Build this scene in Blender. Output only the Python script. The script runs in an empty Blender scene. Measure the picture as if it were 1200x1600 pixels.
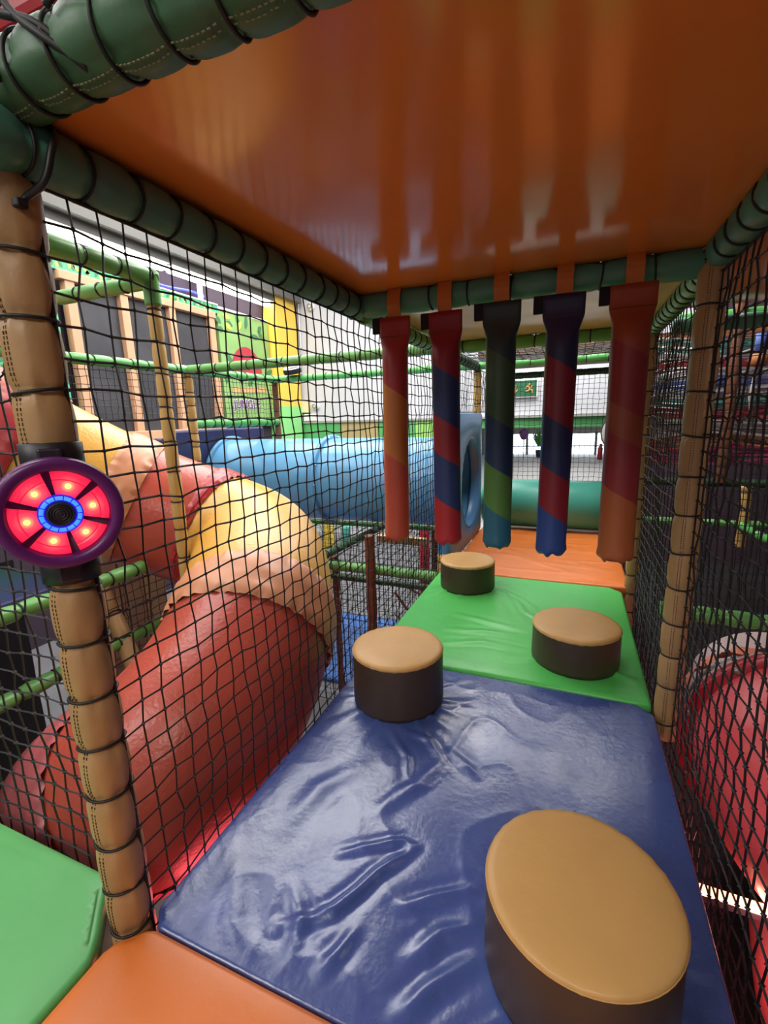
import bpy, math, random
from mathutils import Vector, Matrix, Quaternion, noise
random.seed(7)
PI = math.pi
S = bpy.context.scene
COL = S.collection

# ------------------------------------------------------------------ camera, world, lights, exposure
def make_camera():
    f, yaw, pitch, roll = 715.196, -0.3915, -0.2037, -0.0293
    loc = Vector((0.8643, -0.5647, 1.1270))
    cy, sy, cp, sp = math.cos(yaw), math.sin(yaw), math.cos(pitch), math.sin(pitch)
    fwd = Vector((sy*cp, cy*cp, sp)); right = Vector((cy, -sy, 0)); up = right.cross(fwd)
    r2 = right*math.cos(roll) + up*math.sin(roll); u2 = -right*math.sin(roll) + up*math.cos(roll)
    cd = bpy.data.cameras.new('camera'); cam = bpy.data.objects.new('camera', cd); COL.objects.link(cam)
    cd.sensor_fit = 'VERTICAL'; cd.sensor_height = 36.0; cd.lens = f*36.0/1600.0
    cd.clip_start = 0.02; cd.clip_end = 100
    m = Matrix((r2, u2, -fwd)).transposed().to_4x4(); m.translation = loc
    cam.matrix_world = m
    S.camera = cam
make_camera()

W = bpy.data.worlds.new('world'); S.world = W; W.use_nodes = True
W.node_tree.nodes['Background'].inputs[0].default_value = (0.75, 0.85, 1.0, 1)
W.node_tree.nodes['Background'].inputs[1].default_value = 0.6
S.view_settings.view_transform = 'Standard'; S.view_settings.look = 'None'
S.view_settings.gamma = 1; S.view_settings.use_curve_mapping = False
S.view_settings.exposure = 0.30

def area(name, loc, target, sx, sy, power, color=(1, .98, .955)):
    l = bpy.data.lights.new(name, 'AREA'); l.shape = 'RECTANGLE'; l.size = sx; l.size_y = sy
    l.energy = power; l.color = color
    o = bpy.data.objects.new(name, l); COL.objects.link(o); o.location = loc
    d = Vector(target)-Vector(loc)
    o.rotation_euler = d.to_track_quat('-Z', 'Y').to_euler()
    return o
# hall lamps hang from the hall ceiling, outside the play frame
area('hall_lamp', (-3.1, 0.8, 4.3), (-3.0, 0.8, 0), 2.4, 4.4, 150)
area('hall_lamp', (-2.35, 4.7, 4.3), (-2.35, 4.7, 0), 3.7, 3.8, 270)
area('hall_lamp', (-2.4, -3.2, 4.3), (-1.0, -1.0, 0), 2.0, 2.4, 130)
area('hall_lamp', (1.4, -3.8, 3.9), (0.9, -0.8, 0), 1.8, 1.2, 70, (1, .93, .82))
area('hall_lamp', (0.6, 6.6, 4.2), (0.6, 6.4, 0), 3.0, 1.6, 190)
area('hall_lamp', (0.65, 3.25, 4.3), (0.65, 3.2, 0), 1.6, 1.2, 110)  # unseen lamp added above the net roof to brighten the far mat
area('hall_lamp', (4.5, 2.0, 4.3), (4.3, 2.0, 0), 1.0, 1.5, 11, (1, .85, .85))
area('far_room_lamp', (0.5, 15.0, 2.15), (0.5, 15.0, 0), 4.0, 9.0, 230, (.95, .98, 1))  # unseen area light added to brighten the far room floor

# ------------------------------------------------------------------ helpers
def tag(o, label=None, cat=None, group=None, kind=None):
    if label: o['label'] = label
    if cat: o['category'] = cat
    if group: o['group'] = group
    if kind: o['kind'] = kind
    return o

def empty(name, loc, label, cat, group=None):
    o = bpy.data.objects.new(name, None); COL.objects.link(o); o.location = loc
    o.empty_display_size = .05
    return tag(o, label, cat, group)

def mk(name, verts, faces, mat, parent=None, smooth=True, local=False):
    if parent is not None and not local:
        ox, oy, oz = parent.location
        if parent.parent is not None:
            q = parent.parent.location; ox, oy, oz = ox+q[0], oy+q[1], oz+q[2]
        verts = [(v[0]-ox, v[1]-oy, v[2]-oz) for v in verts]
    me = bpy.data.meshes.new(name); me.from_pydata([tuple(v) for v in verts], [], faces); me.update()
    if smooth:
        me.polygons.foreach_set('use_smooth', [True]*len(me.polygons))
    for m in (mat if isinstance(mat, (list, tuple)) else [mat]): me.materials.append(m)
    o = bpy.data.objects.new(name, me); COL.objects.link(o)
    if parent is not None: o.parent = parent
    return o

def dup(o, parent=None):
    c = o.copy(); COL.objects.link(c)
    if parent is not None: c.parent = parent
    for ch in list(o.children): dup(ch, c)
    return c

class MB:
    def __init__(s): s.v = []; s.f = []
    def add(s, v, f):
        k = len(s.v); s.v += [tuple(p) for p in v]; s.f += [tuple(i+k for i in q) for q in f]; return s
    def box(s, a, b):
        x0, y0, z0 = a; x1, y1, z1 = b
        return s.add([(x0,y0,z0),(x1,y0,z0),(x1,y1,z0),(x0,y1,z0),(x0,y0,z1),(x1,y0,z1),(x1,y1,z1),(x0,y1,z1)],
              [(0,3,2,1),(4,5,6,7),(0,1,5,4),(1,2,6,5),(2,3,7,6),(3,0,4,7)])
    def obox(s, c, ax, ay, az):
        c, ax, ay, az = Vector(c), Vector(ax), Vector(ay), Vector(az)
        p = [c-ax-ay-az, c+ax-ay-az, c+ax+ay-az, c-ax+ay-az, c-ax-ay+az, c+ax-ay+az, c+ax+ay+az, c-ax+ay+az]
        return s.add(p, [(0,3,2,1),(4,5,6,7),(0,1,5,4),(1,2,6,5),(2,3,7,6),(3,0,4,7)])
    def bar(s, a, b, r, n=4):
        a, b = Vector(a), Vector(b); d = (b-a).normalized()
        u = d.orthogonal().normalized(); w = d.cross(u)
        vs = []
        for p in (a, b):
            for i in range(n):
                t = 2*PI*(i+.5)/n; vs.append(p+u*(r*math.cos(t))+w*(r*math.sin(t)))
        return s.add(vs, [(i, (i+1) % n, n+(i+1) % n, n+i) for i in range(n)])
    def knot(s, c, r):
        c = Vector(c)
        return s.add([c+Vector(q)*r for q in ((1,0,0),(-1,0,0),(0,1,0),(0,-1,0),(0,0,1),(0,0,-1))],
             [(0,2,4),(2,1,4),(1,3,4),(3,0,4),(2,0,5),(1,2,5),(3,1,5),(0,3,5)])
    def build(s, name, mat, parent=None, smooth=False, local=False):
        return mk(name, s.v, s.f, mat, parent, smooth, local)

def bevel(o, w, seg=2):
    m = o.modifiers.new('bevel', 'BEVEL'); m.width = w; m.segments = seg; m.limit_method = 'ANGLE'
    return o

def frames(path):
    n = len(path); T = []
    for i in range(n):
        a = path[max(i-1, 0)]; b = path[min(i+1, n-1)]
        T.append((b-a).normalized())
    u = T[0].orthogonal().normalized()
    if abs(T[0].z) < .95: u = (Vector((0,0,1))-T[0]*T[0].z).normalized()
    else: u = (Vector((0,-1,0))-T[0]*T[0].dot(Vector((0,-1,0)))).normalized()
    U = []
    for i in range(n):
        if i:
            q = T[i-1].rotation_difference(T[i]); u = (q @ u); u = (u-T[i]*u.dot(T[i])).normalized()
        U.append(u.copy())
    return T, U

def sweep(path, rad, n=24, cap=False, rfun=None):
    path = [Vector(p) for p in path]
    T, U = frames(path); V = []; F = []
    for i, p in enumerate(path):
        w = T[i].cross(U[i]); r = rad[i] if isinstance(rad, (list, tuple)) else rad
        for k in range(n):
            a = 2*PI*k/n; rr = r if rfun is None else rfun(i, a, r)
            V.append(p+U[i]*(rr*math.cos(a))+w*(rr*math.sin(a)))
    m = len(path)
    for i in range(m-1):
        for k in range(n):
            F.append((i*n+k, i*n+(k+1) % n, (i+1)*n+(k+1) % n, (i+1)*n+k))
    if cap:
        F.append(tuple(reversed(range(n)))); F.append(tuple((m-1)*n+k for k in range(n)))
    return V, F

def spline(pts, per=8):
    pts = [Vector(p) for p in pts]; out = []
    P = [pts[0]*2-pts[1]]+pts+[pts[-1]*2-pts[-2]]
    for i in range(1, len(P)-2):
        for k in range(per):
            t = k/per; a, b, c, d = P[i-1], P[i], P[i+1], P[i+2]
            out.append(.5*((2*b)+(c-a)*t+(2*a-5*b+4*c-d)*t*t+(3*b-a-3*c+d)*t**3))
    out.append(pts[-1].copy()); return out

def torus(r, rc, n=24, m=6):
    V = []; F = []
    for i in range(n):
        a = 2*PI*i/n
        for j in range(m):
            b = 2*PI*j/m; q = r+rc*math.cos(b)
            V.append((q*math.cos(a), q*math.sin(a), rc*math.sin(b)))
    for i in range(n):
        for j in range(m):
            F.append((i*m+j, ((i+1) % n)*m+j, ((i+1) % n)*m+(j+1) % m, i*m+(j+1) % m))
    return V, F

def lathe(prof, n=32, axis='z', c=(0,0,0), sweep_a=2*PI, a0=0):
    V = []; F = []; full = abs(sweep_a-2*PI) < 1e-6; N = n if full else n+1
    for (r, h) in prof:
        for k in range(N):
            a = a0+sweep_a*k/n
            p = (r*math.cos(a), r*math.sin(a), h)
            if axis == '-y': p = (p[0], -p[2], p[1])
            if axis == 'x': p = (p[2], p[0], p[1])
            V.append((p[0]+c[0], p[1]+c[1], p[2]+c[2]))
    for i in range(len(prof)-1):
        for k in range(n):
            k2 = (k+1) % N
            F.append((i*N+k, i*N+k2, (i+1)*N+k2, (i+1)*N+k))
    return V, F

# ------------------------------------------------------------------ materials
def srgb(r, g, b):
    f = lambda c: (c/255/12.92) if c/255 <= .04045 else ((c/255+.055)/1.055)**2.4
    return (f(r), f(g), f(b), 1)
M = {}
def nodes(name):
    m = bpy.data.materials.new(name); m.use_nodes = True; M[name] = m
    nt = m.node_tree; return m, nt, nt.nodes['Principled BSDF']
def N(nt, t, **kw):
    n = nt.nodes.new(t)
    for k, v in kw.items(): setattr(n, k, v)
    return n
def mat(name, rgb, rough=.5, var=.12, vscale=6, bump=.0, bscale=40, metal=0, rvar=0, spec=.5, sheen=0, coord='Object', trans=0):
    m, nt, p = nodes(name); L = nt.links
    tc = N(nt, 'ShaderNodeTexCoord')
    nz = N(nt, 'ShaderNodeTexNoise'); nz.inputs['Scale'].default_value = vscale; nz.inputs['Detail'].default_value = 5
    L.new(tc.outputs[coord], nz.inputs['Vector'])
    mx = N(nt, 'ShaderNodeMix', data_type='RGBA'); mx.blend_type = 'MULTIPLY'
    c = srgb(*rgb)
    mx.inputs[0].default_value = 1
    mx.inputs[6].default_value = c
    cr = N(nt, 'ShaderNodeValToRGB'); cr.color_ramp.elements[0].position = .3; cr.color_ramp.elements[1].position = .7
    lo = 1-var; cr.color_ramp.elements[0].color = (lo, lo, lo, 1); cr.color_ramp.elements[1].color = (1, 1, 1, 1)
    L.new(nz.outputs['Fac'], cr.inputs[0]); L.new(cr.outputs[0], mx.inputs[7]); L.new(mx.outputs[2], p.inputs['Base Color'])
    p.inputs['Roughness'].default_value = rough; p.inputs['Metallic'].default_value = metal
    p.inputs['Specular IOR Level'].default_value = spec
    if sheen: p.inputs['Sheen Weight'].default_value = sheen
    if trans: p.inputs['Transmission Weight'].default_value = trans
    if rvar:
        mr = N(nt, 'ShaderNodeMapRange'); mr.inputs[3].default_value = rough-rvar; mr.inputs[4].default_value = rough+rvar
        n3 = N(nt, 'ShaderNodeTexNoise'); n3.inputs['Scale'].default_value = vscale*2.3; n3.inputs['Detail'].default_value = 6
        L.new(tc.outputs[coord], n3.inputs['Vector']); L.new(n3.outputs['Fac'], mr.inputs[0]); L.new(mr.outputs[0], p.inputs['Roughness'])
    if bump:
        n2 = N(nt, 'ShaderNodeTexNoise'); n2.inputs['Scale'].default_value = bscale; n2.inputs['Detail'].default_value = 4
        L.new(tc.outputs[coord], n2.inputs['Vector'])
        b = N(nt, 'ShaderNodeBump'); b.inputs['Strength'].default_value = bump; b.inputs['Distance'].default_value = .01
        L.new(n2.outputs['Fac'], b.inputs['Height']); L.new(b.outputs[0], p.inputs['Normal'])
    return m
def emit(name, rgb, strength, base=None):
    m, nt, p = nodes(name); p.inputs['Base Color'].default_value = srgb(*(base or rgb))
    p.inputs['Emission Color'].default_value = srgb(*rgb); p.inputs['Emission Strength'].default_value = strength
    p.inputs['Roughness'].default_value = .3
    return m

mat('blue_vinyl', (68, 88, 154), .27, .16, 5, .10, 60, rvar=.10, spec=1.0)
mat('green_vinyl', (90, 202, 98), .33, .10, 4, .08, 30, rvar=.06)
mat('green_vinyl_dull', (90, 172, 98), .42, .10, 4, .05, 60)
mat('orange_vinyl', (226, 122, 52), .36, .10, 4, .05, 60, rvar=.06)
mat('orange_far', (236, 130, 62), .33, .10, 4, .08, 18)
mat('orange_ceiling', (240, 142, 62), .15, .12, 2.5, .006, 7, rvar=.03, spec=.6)
mat('tan_ceiling', (240, 202, 138), .20, .14, 5, .10, 9)
mat('tan_vinyl', (212, 164, 100), .42, .10, 8, .05, 90)
mat('stool_side', (74, 58, 46), .45, .15, 6, .06, 60)
mat('post_vinyl', (190, 150, 102), .42, .24, 7, .08, 90)
mat('post_far', (206, 166, 98), .45, .12, 9)
mat('post_brown', (120, 70, 44), .5, .2, 9)
mat('beam_front', (70, 108, 76), .5, .14, 7, .05, 120)
mat('beam_dark', (86, 142, 122), .45, .14, 7, .05, 120)
mat('beam_green', (104, 168, 88), .36, .14, 7, .05, 60)
mat('beam_bright', (96, 182, 92), .34, .12, 7, .05, 60)
mat('beam_olive', (52, 82, 52), .5, .2, 7, .05, 60)
mat('cord', (34, 30, 32), .55, .2, 40)
mat('net_cord', (30, 27, 30), .5, .25, 30)
mat('net_fine', (40, 38, 40), .6, .2, 30)
mat('net_pale', (120, 110, 104), .6, .2, 30)
mat('stitch', (88, 62, 40), .8, .1)
mat('duct_grey', (100, 99, 95), .6, .1, 2)
mat('far_dark', (70, 52, 66), .8, .3, 2)
mat('stitch_pale', (150, 150, 120), .8, .1)
mat('black_plastic', (34, 32, 36), .45, .15)
mat('velcro', (26, 24, 30), .85, .15)
mat('webbing', (206, 116, 44), .6, .14, 60, .2, 220)
mat('purple_plastic', (104, 36, 112), .32, .06, 8)
mat('dark_plastic', (52, 40, 52), .4, .1)
mat('grey_plastic', (150, 150, 155), .4, .1)
mat('slide_red', (190, 82, 66), .30, .16, 5, .22, 60)
mat('slide_yellow', (228, 172, 78), .30, .10, 5, .22, 60)
mat('slide_orange', (226, 126, 92), .34, .10, 8, .05, 40)
mat('collar_orange', (214, 146, 108), .38, .10, 10, .05, 40)
mat('collar_red', (176, 52, 58), .34, .12, 8, .05, 40)
mat('collar_mauve', (170, 84, 88), .4, .12, 8)
mat('tube_blue', (100, 164, 208), .26, .08, 5, .03, 40)
mat('panel_blue', (80, 134, 186), .36, .10, 5, .05, 30)
mat('navy', (44, 44, 92), .42, .14, 5)
mat('teal', (80, 176, 158), .36, .08, 5, .04, 40)
mat('ply', (120, 88, 58), .6, .25, 6)
mat('brown_board', (104, 70, 46), .6, .2, 5)
mat('white_wall', (198, 200, 206), .75, .05, 2)
mat('grey_steel', (150, 148, 142), .55, .08, 2)
mat('hall_ceiling', (190, 186, 182), .8, .08, 2)
mat('dark_wall', (58, 44, 60), .8, .25, 1.5)
mat('mauve_wall', (84, 66, 80), .8, .3, 2.5)
mat('band_green', (84, 166, 96), .6, .1, 2)
mat('band_lime', (146, 204, 104), .6, .06, 2)
mat('band_wood', (178, 160, 112), .6, .2, 4)
mat('hall_floor', (112, 112, 118), .6, .25, 3)
mat('pale_floor', (205, 200, 196), .75, .3, 9)
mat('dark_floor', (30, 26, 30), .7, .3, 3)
mat('blue_floor', (58, 108, 184), .5, .15, 4)
mat('timber', (214, 164, 128), .6, .14, 5)
mat('black_cloth', (60, 60, 66), .6, .35, 3, .25, 12)
mat('yellow_wall', (250, 206, 84), .6, .06, 2)
mat('lime_wall', (146, 226, 140), .6, .05, 2)
mat('mural_green', (146, 188, 112), .5, .25, 3)
mat('mural_dark', (70, 128, 84), .5, .2, 5)
mat('mural_leaf', (84, 190, 140), .5, .2, 5)
mat('mural_yellow', (206, 206, 96), .5, .2, 5)
mat('mural_red', (188, 52, 66), .5, .15, 5)
mat('mural_tan', (226, 176, 116), .5, .2, 9)
mat('print_purple', (110, 66, 124), .5, .1)
mat('print_white', (235, 232, 232), .5, .04)
mat('slide_pink', (232, 98, 106), .3, .12, 3, .04, 30)
mat('slide_rim', (176, 22, 38), .3, .1, 4)
mat('slide_grey', (196, 170, 168), .3, .1, 4)
mat('sign_green', (24, 92, 58), .4, .1)
mat('sign_figure', (206, 150, 86), .5, .1)
mat('switch_cream', (222, 208, 170), .5, .05)
mat('pink_pad', (216, 86, 130), .4, .1)
mat('strap_red', (156, 48, 52), .6, .2, 9)
mat('strap_blue', (70, 92, 170), .6, .2, 9)
mat('strap_white', (168, 160, 160), .6, .2, 9)
mat('strap_pink', (164, 48, 96), .6, .2, 9)
mat('strap_orange', (171, 104, 56), .6, .2, 9)
mat('strap_teal', (70, 130, 120), .6, .2, 9)
mat('yellow_pad', (232, 200, 70), .5, .1)
mat('red_pad', (190, 40, 56), .5, .1)
mat('deck_red', (196, 76, 66), .4, .2, 3)
mat('deck_blue', (110, 130, 196), .4, .15, 3)
mat('deck_brown', (170, 104, 74), .4, .35, 8)
mat('steel_bolt', (150, 146, 140), .35, .1, metal=.8)
mat('plant', (84, 158, 60), .6, .3, 8)
emit('tube_light', (255, 252, 245), 11)
emit('disc_light', (255, 250, 240), 2.2)
emit('window_glow', (228, 242, 255), 2.6)
emit('neon_blue', (70, 80, 255), 1.6)
emit('led_blue', (60, 120, 255), 2.2)
emit('led_white_blue', (60, 130, 255), 1.1)
emit('led_yellow', (255, 170, 90), 2.6)
def lens_glow(name, r):
    m, nt, p = nodes(name); L = nt.links
    tc = N(nt, 'ShaderNodeTexCoord'); sx = N(nt, 'ShaderNodeSeparateXYZ'); L.new(tc.outputs['Object'], sx.inputs[0])
    def mth(op, a, b=None):
        n = N(nt, 'ShaderNodeMath', operation=op)
        for i, q in enumerate((a, b)):
            if q is None: continue
            if isinstance(q, (int, float)): n.inputs[i].default_value = q
            else: L.new(q, n.inputs[i])
        return n.outputs[0]
    x, z = sx.outputs['X'], sx.outputs['Z']
    rad = mth('SQRT', mth('ADD', mth('MULTIPLY', x, x), mth('MULTIPLY', z, z)))
    ang = mth('ADD', mth('ARCTAN2', z, x), 4*PI-math.radians(40))
    am = mth('SUBTRACT', mth('MODULO', ang, PI/3), PI/6)
    dx = mth('SUBTRACT', mth('MULTIPLY', rad, mth('COSINE', am)), r*.505); dz = mth('MULTIPLY', rad, mth('SINE', am))
    d = mth('SQRT', mth('ADD', mth('MULTIPLY', dx, dx), mth('MULTIPLY', dz, dz)))
    cr = N(nt, 'ShaderNodeValToRGB'); e = cr.color_ramp.elements
    e[0].position = .06; e[0].color = srgb(255, 200, 130); e[1].position = .30; e[1].color = srgb(255, 84, 96)
    for t, c in ((.55, (246, 44, 78)), (1, (214, 24, 64))): q = e.new(t); q.color = srgb(*c)
    L.new(mth('DIVIDE', d, r*.36), cr.inputs[0]); L.new(cr.outputs[0], p.inputs['Emission Color']); p.inputs['Emission Strength'].default_value = .95
    p.inputs['Base Color'].default_value = srgb(150, 20, 50); p.inputs['Roughness'].default_value = .25
lens_glow('lens_red', .099)
emit('lens_red_dim', (236, 26, 66), .55)
emit('floor_lamp_red', (255, 190, 150), 2.2)  # emission standing in for a strip of red-lit floor

def stripe_mat(name, stops, k=.032, length=.92):
    """sewn diagonal panels: constant colour bands that wind round the bag"""
    m, nt, p = nodes(name); L = nt.links
    tc = N(nt, 'ShaderNodeTexCoord'); sx = N(nt, 'ShaderNodeSeparateXYZ'); L.new(tc.outputs['Object'], sx.inputs[0])
    ny = N(nt, 'ShaderNodeMath', operation='MULTIPLY'); ny.inputs[1].default_value = -1; L.new(sx.outputs['Y'], ny.inputs[0])
    at = N(nt, 'ShaderNodeMath', operation='ARCTAN2'); L.new(sx.outputs['X'], at.inputs[0]); L.new(ny.outputs[0], at.inputs[1])
    mu = N(nt, 'ShaderNodeMath', operation='MULTIPLY'); mu.inputs[1].default_value = k; L.new(at.outputs[0], mu.inputs[0])
    ad = N(nt, 'ShaderNodeMath', operation='ADD'); L.new(sx.outputs['Z'], ad.inputs[0]); L.new(mu.outputs[0], ad.inputs[1])
    dv = N(nt, 'ShaderNodeMath', operation='DIVIDE'); dv.inputs[1].default_value = -length; L.new(ad.outputs[0], dv.inputs[0])
    cr = N(nt, 'ShaderNodeValToRGB'); cr.color_ramp.interpolation = 'CONSTANT'
    e = cr.color_ramp.elements
    while len(e) < len(stops): e.new(.5)
    for i, (t, c) in enumerate(stops): e[i].position = t; e[i].color = srgb(*c)
    L.new(dv.outputs[0], cr.inputs[0]); L.new(cr.outputs[0], p.inputs['Base Color'])
    p.inputs['Roughness'].default_value = .42
    n2 = N(nt, 'ShaderNodeTexNoise'); n2.inputs['Scale'].default_value = 26; L.new(tc.outputs['Object'], n2.inputs['Vector'])
    b = N(nt, 'ShaderNodeBump'); b.inputs['Strength'].default_value = .12; b.inputs['Distance'].default_value = .01
    L.new(n2.outputs['Fac'], b.inputs['Height']); L.new(b.outputs[0], p.inputs['Normal'])
    return m

# ------------------------------------------------------------------ padded posts and beams
def padded(name, p0, p1, r, mname, label, cat, group=None, tie=.12, n=18, per=5, ties=True, off=.0, seam=None, skip=(), smat='stitch'):
    p0, p1 = Vector(p0), Vector(p1); d = p1-p0; Ln = d.length; d.normalize()
    root = empty(name, p0, label, cat, group)
    seeds = [random.uniform(0, 6.28) for _ in range(4)]
    cuts = [off]; 
    while cuts[-1] < Ln-.03: cuts.append(cuts[-1]+tie*random.uniform(.9, 1.1))
    cuts = [c for c in cuts if .01 < c < Ln-.01]
    ts = set([0, Ln])
    knots = [0]+cuts+[Ln]
    for a, b in zip(knots, knots[1:]):
        for k in range(per+1): ts.add(round(a+(b-a)*k/per, 5))
        if b-a > .05:
            ts.add(round(a+.010, 5)); ts.add(round(b-.010, 5))
    ts = sorted(ts)
    ch = {}
    def rf(i, a, rr):
        t = ts[i]; dm = min([abs(t-c) for c in cuts]+[9])
        pin = math.exp(-(dm/.012)**2); wr = math.exp(-(dm/.035)**2)
        w = math.cos(5*a+seeds[0]+t*9)+.7*math.cos(9*a+seeds[1]-t*13)+.5*math.cos(14*a+seeds[2])
        bul = .035*noise.noise((a*.8+seeds[3], t*6, seeds[0]))
        return rr*(1.02-.13*pin-.05*math.exp(-(dm/.03)**2)+.038*wr*w+bul)
    path = [p0+d*t for t in ts]
    V, F = sweep(path, r, n, True, rf)
    sl = mk('sleeve', V, F, M[mname], root)
    if ties:
        q = Vector((0,0,1)).rotation_difference(d)
        Vt, Ft = torus(r*.955, .0032 if n > 20 else .004, n=max(14, n), m=5)
        first = None
        for c in cuts:
            if any(a <= c <= b for a, b in skip): continue
            if first is None: o = first = mk('tie_cord', Vt, Ft, M['cord'], root, local=True)
            else: o = first.copy(); COL.objects.link(o); o.parent = root
            o.location = d*c; o.rotation_mode = 'QUATERNION'
            o.rotation_quaternion = q @ Quaternion((1, 0, 0), random.uniform(-.10, .10)) @ Quaternion((0, 1, 0), random.uniform(-.10, .10))
    if seam is not None:
        T, U = frames([p0, p1]); u = U[0]; w = T[0].cross(u); mb = MB()
        for da in (-.09, .09):
            t = .02
            while t < Ln-.02:
                dm = min([abs(t-c) for c in cuts]+[9])
                a = seam+da
                i = min(range(len(ts)), key=lambda j: abs(ts[j]-t))
                rr = rf(i, a, r)*1.004
                c = p0+d*t+u*(rr*math.cos(a))+w*(rr*math.sin(a))
                rad = (u*math.cos(a)+w*math.sin(a)); tan = d.cross(rad)
                mb.obox(c, d*.0028, tan*.0009, rad*.0008); t += .0085
        s = mb.build('stitching', M[smat], root); tag(s, kind='stuff')
    return root

# ------------------------------------------------------------------ nets
def net(name, o, U, V, lu, lv, label, cell=.056, rc=.0025, jit=.0028, mname='net_cord', kn=True, outj=.006, sag=0, edge=()):
    o, U, V = Vector(o), Vector(U).normalized(), Vector(V).normalized(); Nn = U.cross(V)
    nu, nv = max(1, round(lu/cell)), max(1, round(lv/cell))
    root = empty(name, o, label, 'safety net')
    P = {}
    sd = random.uniform(0, 50)
    for i in range(nu+1):
        for j in range(nv+1):
            e = 0 if i in (0, nu) or j in (0, nv) else 1
            wob = noise.noise((i*.23+sd, j*.23, sd))*1.5
            P[i, j] = (o+U*(lu*i/nu+e*(random.gauss(0, jit)+wob*jit))+V*(lv*j/nv+e*(random.gauss(0, jit)+noise.noise((i*.3, j*.3+sd, 3))*jit*2))
                       + Nn*(e*(random.gauss(0, outj*.4)+noise.noise((i*.15, j*.15, sd))*outj*3)) - Vector((0,0,1))*(sag*math.sin(PI*i/nu)*math.sin(PI*j/nv)))
    mb = MB()
    for i in range(nu+1):
        for j in range(nv+1):
            if i < nu: mb.bar(P[i, j], P[i+1, j], rc)
            if j < nv: mb.bar(P[i, j], P[i, j+1], rc)
            if kn: mb.knot(P[i, j], rc*2.5)
    m = mb.build('mesh_cords', M[mname], root); tag(m, kind='stuff')
    for a, b in (((0,0),(nu,0)),((0,nv),(nu,nv))):
        MB().bar(P[a], P[b], rc*1.7, 5).build('border_rope', M['cord'], root)
    if edge:
        for a, b in edge:
            eb = MB()
            P0, P1 = P[a[0]*nu, a[1]*nv], P[b[0]*nu, b[1]*nv]
            eb.bar(P0, P1, rc*1.6, 6).build('side_rope', M['cord'], root)
    return root

# ------------------------------------------------------------------ mats
def seg_dist(p, a, b):
    ax, ay = a; bx, by = b; px, py = p
    dx, dy = bx-ax, by-ay; L2 = dx*dx+dy*dy
    t = max(0, min(1, ((px-ax)*dx+(py-ay)*dy)/L2)) if L2 else 0
    return math.hypot(px-ax-dx*t, py-ay-dy*t), t
def mat_pad(name, x0, x1, y0, y1, z, th, mname, label, nx=60, ny=60, hfun=None, chamf=(), rr=.016):
    """vinyl covered foam mat: chamf = ((corner x, corner y, cut), ...)"""
    root = empty(name, ((x0+x1)/2, (y0+y1)/2, z-th), label, 'floor mat')
    V = []; F = []
    def shift(x, y):
        for cx, cy, c in chamf:
            dx, dy = abs(x-cx), abs(y-cy)
            if dx+dy < c:
                k = (c-dx-dy)/2
                x += k*(1 if cx < (x0+x1)/2 else -1); y += k*(1 if cy < (y0+y1)/2 else -1)
        return x, y
    for j in range(ny+1):
        for i in range(nx+1):
            x = x0+rr+(x1-x0-2*rr)*i/nx; y = y0+rr+(y1-y0-2*rr)*j/ny
            h = hfun(x, y) if hfun else 0
            e = min(x-x0, x1-x, y-y0, y1-y)
            fade = min(1, max(0, (e-rr)/.05))
            soft = -.006*math.exp(-e/.03)
            x, y = shift(x, y)
            V.append((x, y, z+h*(.25+.75*fade)+soft))
    for j in range(ny):
        for i in range(nx):
            a = j*(nx+1)+i; F.append((a, a+1, a+nx+2, a+nx+1))
    loop = [i for i in range(nx+1)]+[j*(nx+1)+nx for j in range(1, ny+1)]+[ny*(nx+1)+i for i in range(nx-1, -1, -1)]+[j*(nx+1) for j in range(ny-1, 0, -1)]
    cx, cy = (x0+x1)/2, (y0+y1)/2
    prev = loop
    for k, (ox, dz) in enumerate(((.30, -.05), (.71, -.29), (.95, -.69), (1, -1), (1, None))):
        ring = []
        for idx in loop:
            x, y, zz = V[idx]
            dx = -1 if x < x0+2*rr+.002 else (1 if x > x1-2*rr-.002 else 0)
            dy = -1 if y < y0+2*rr+.002 else (1 if y > y1-2*rr-.002 else 0)
            if dx and dy: dx *= .8; dy *= .8
            for qx, qy, c in chamf:
                if abs(x-qx)+abs(y-qy) < c+4*rr and abs(x-qx) > rr*1.2 and abs(y-qy) > rr*1.2:
                    dx = .7*(1 if qx > cx else -1); dy = .7*(1 if qy > cy else -1)
            ring.append(len(V))
            V.append((x+dx*rr*ox, y+dy*rr*ox, z-th if dz is None else zz+dz*rr))
        m = len(loop)
        for q in range(m): F.append((prev[q], ring[q], ring[(q+1) % m], prev[(q+1) % m]))
        prev = ring
    F.append(tuple(reversed(prev)))
    mk('cover', V, F, M[mname], root)
    return root

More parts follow.
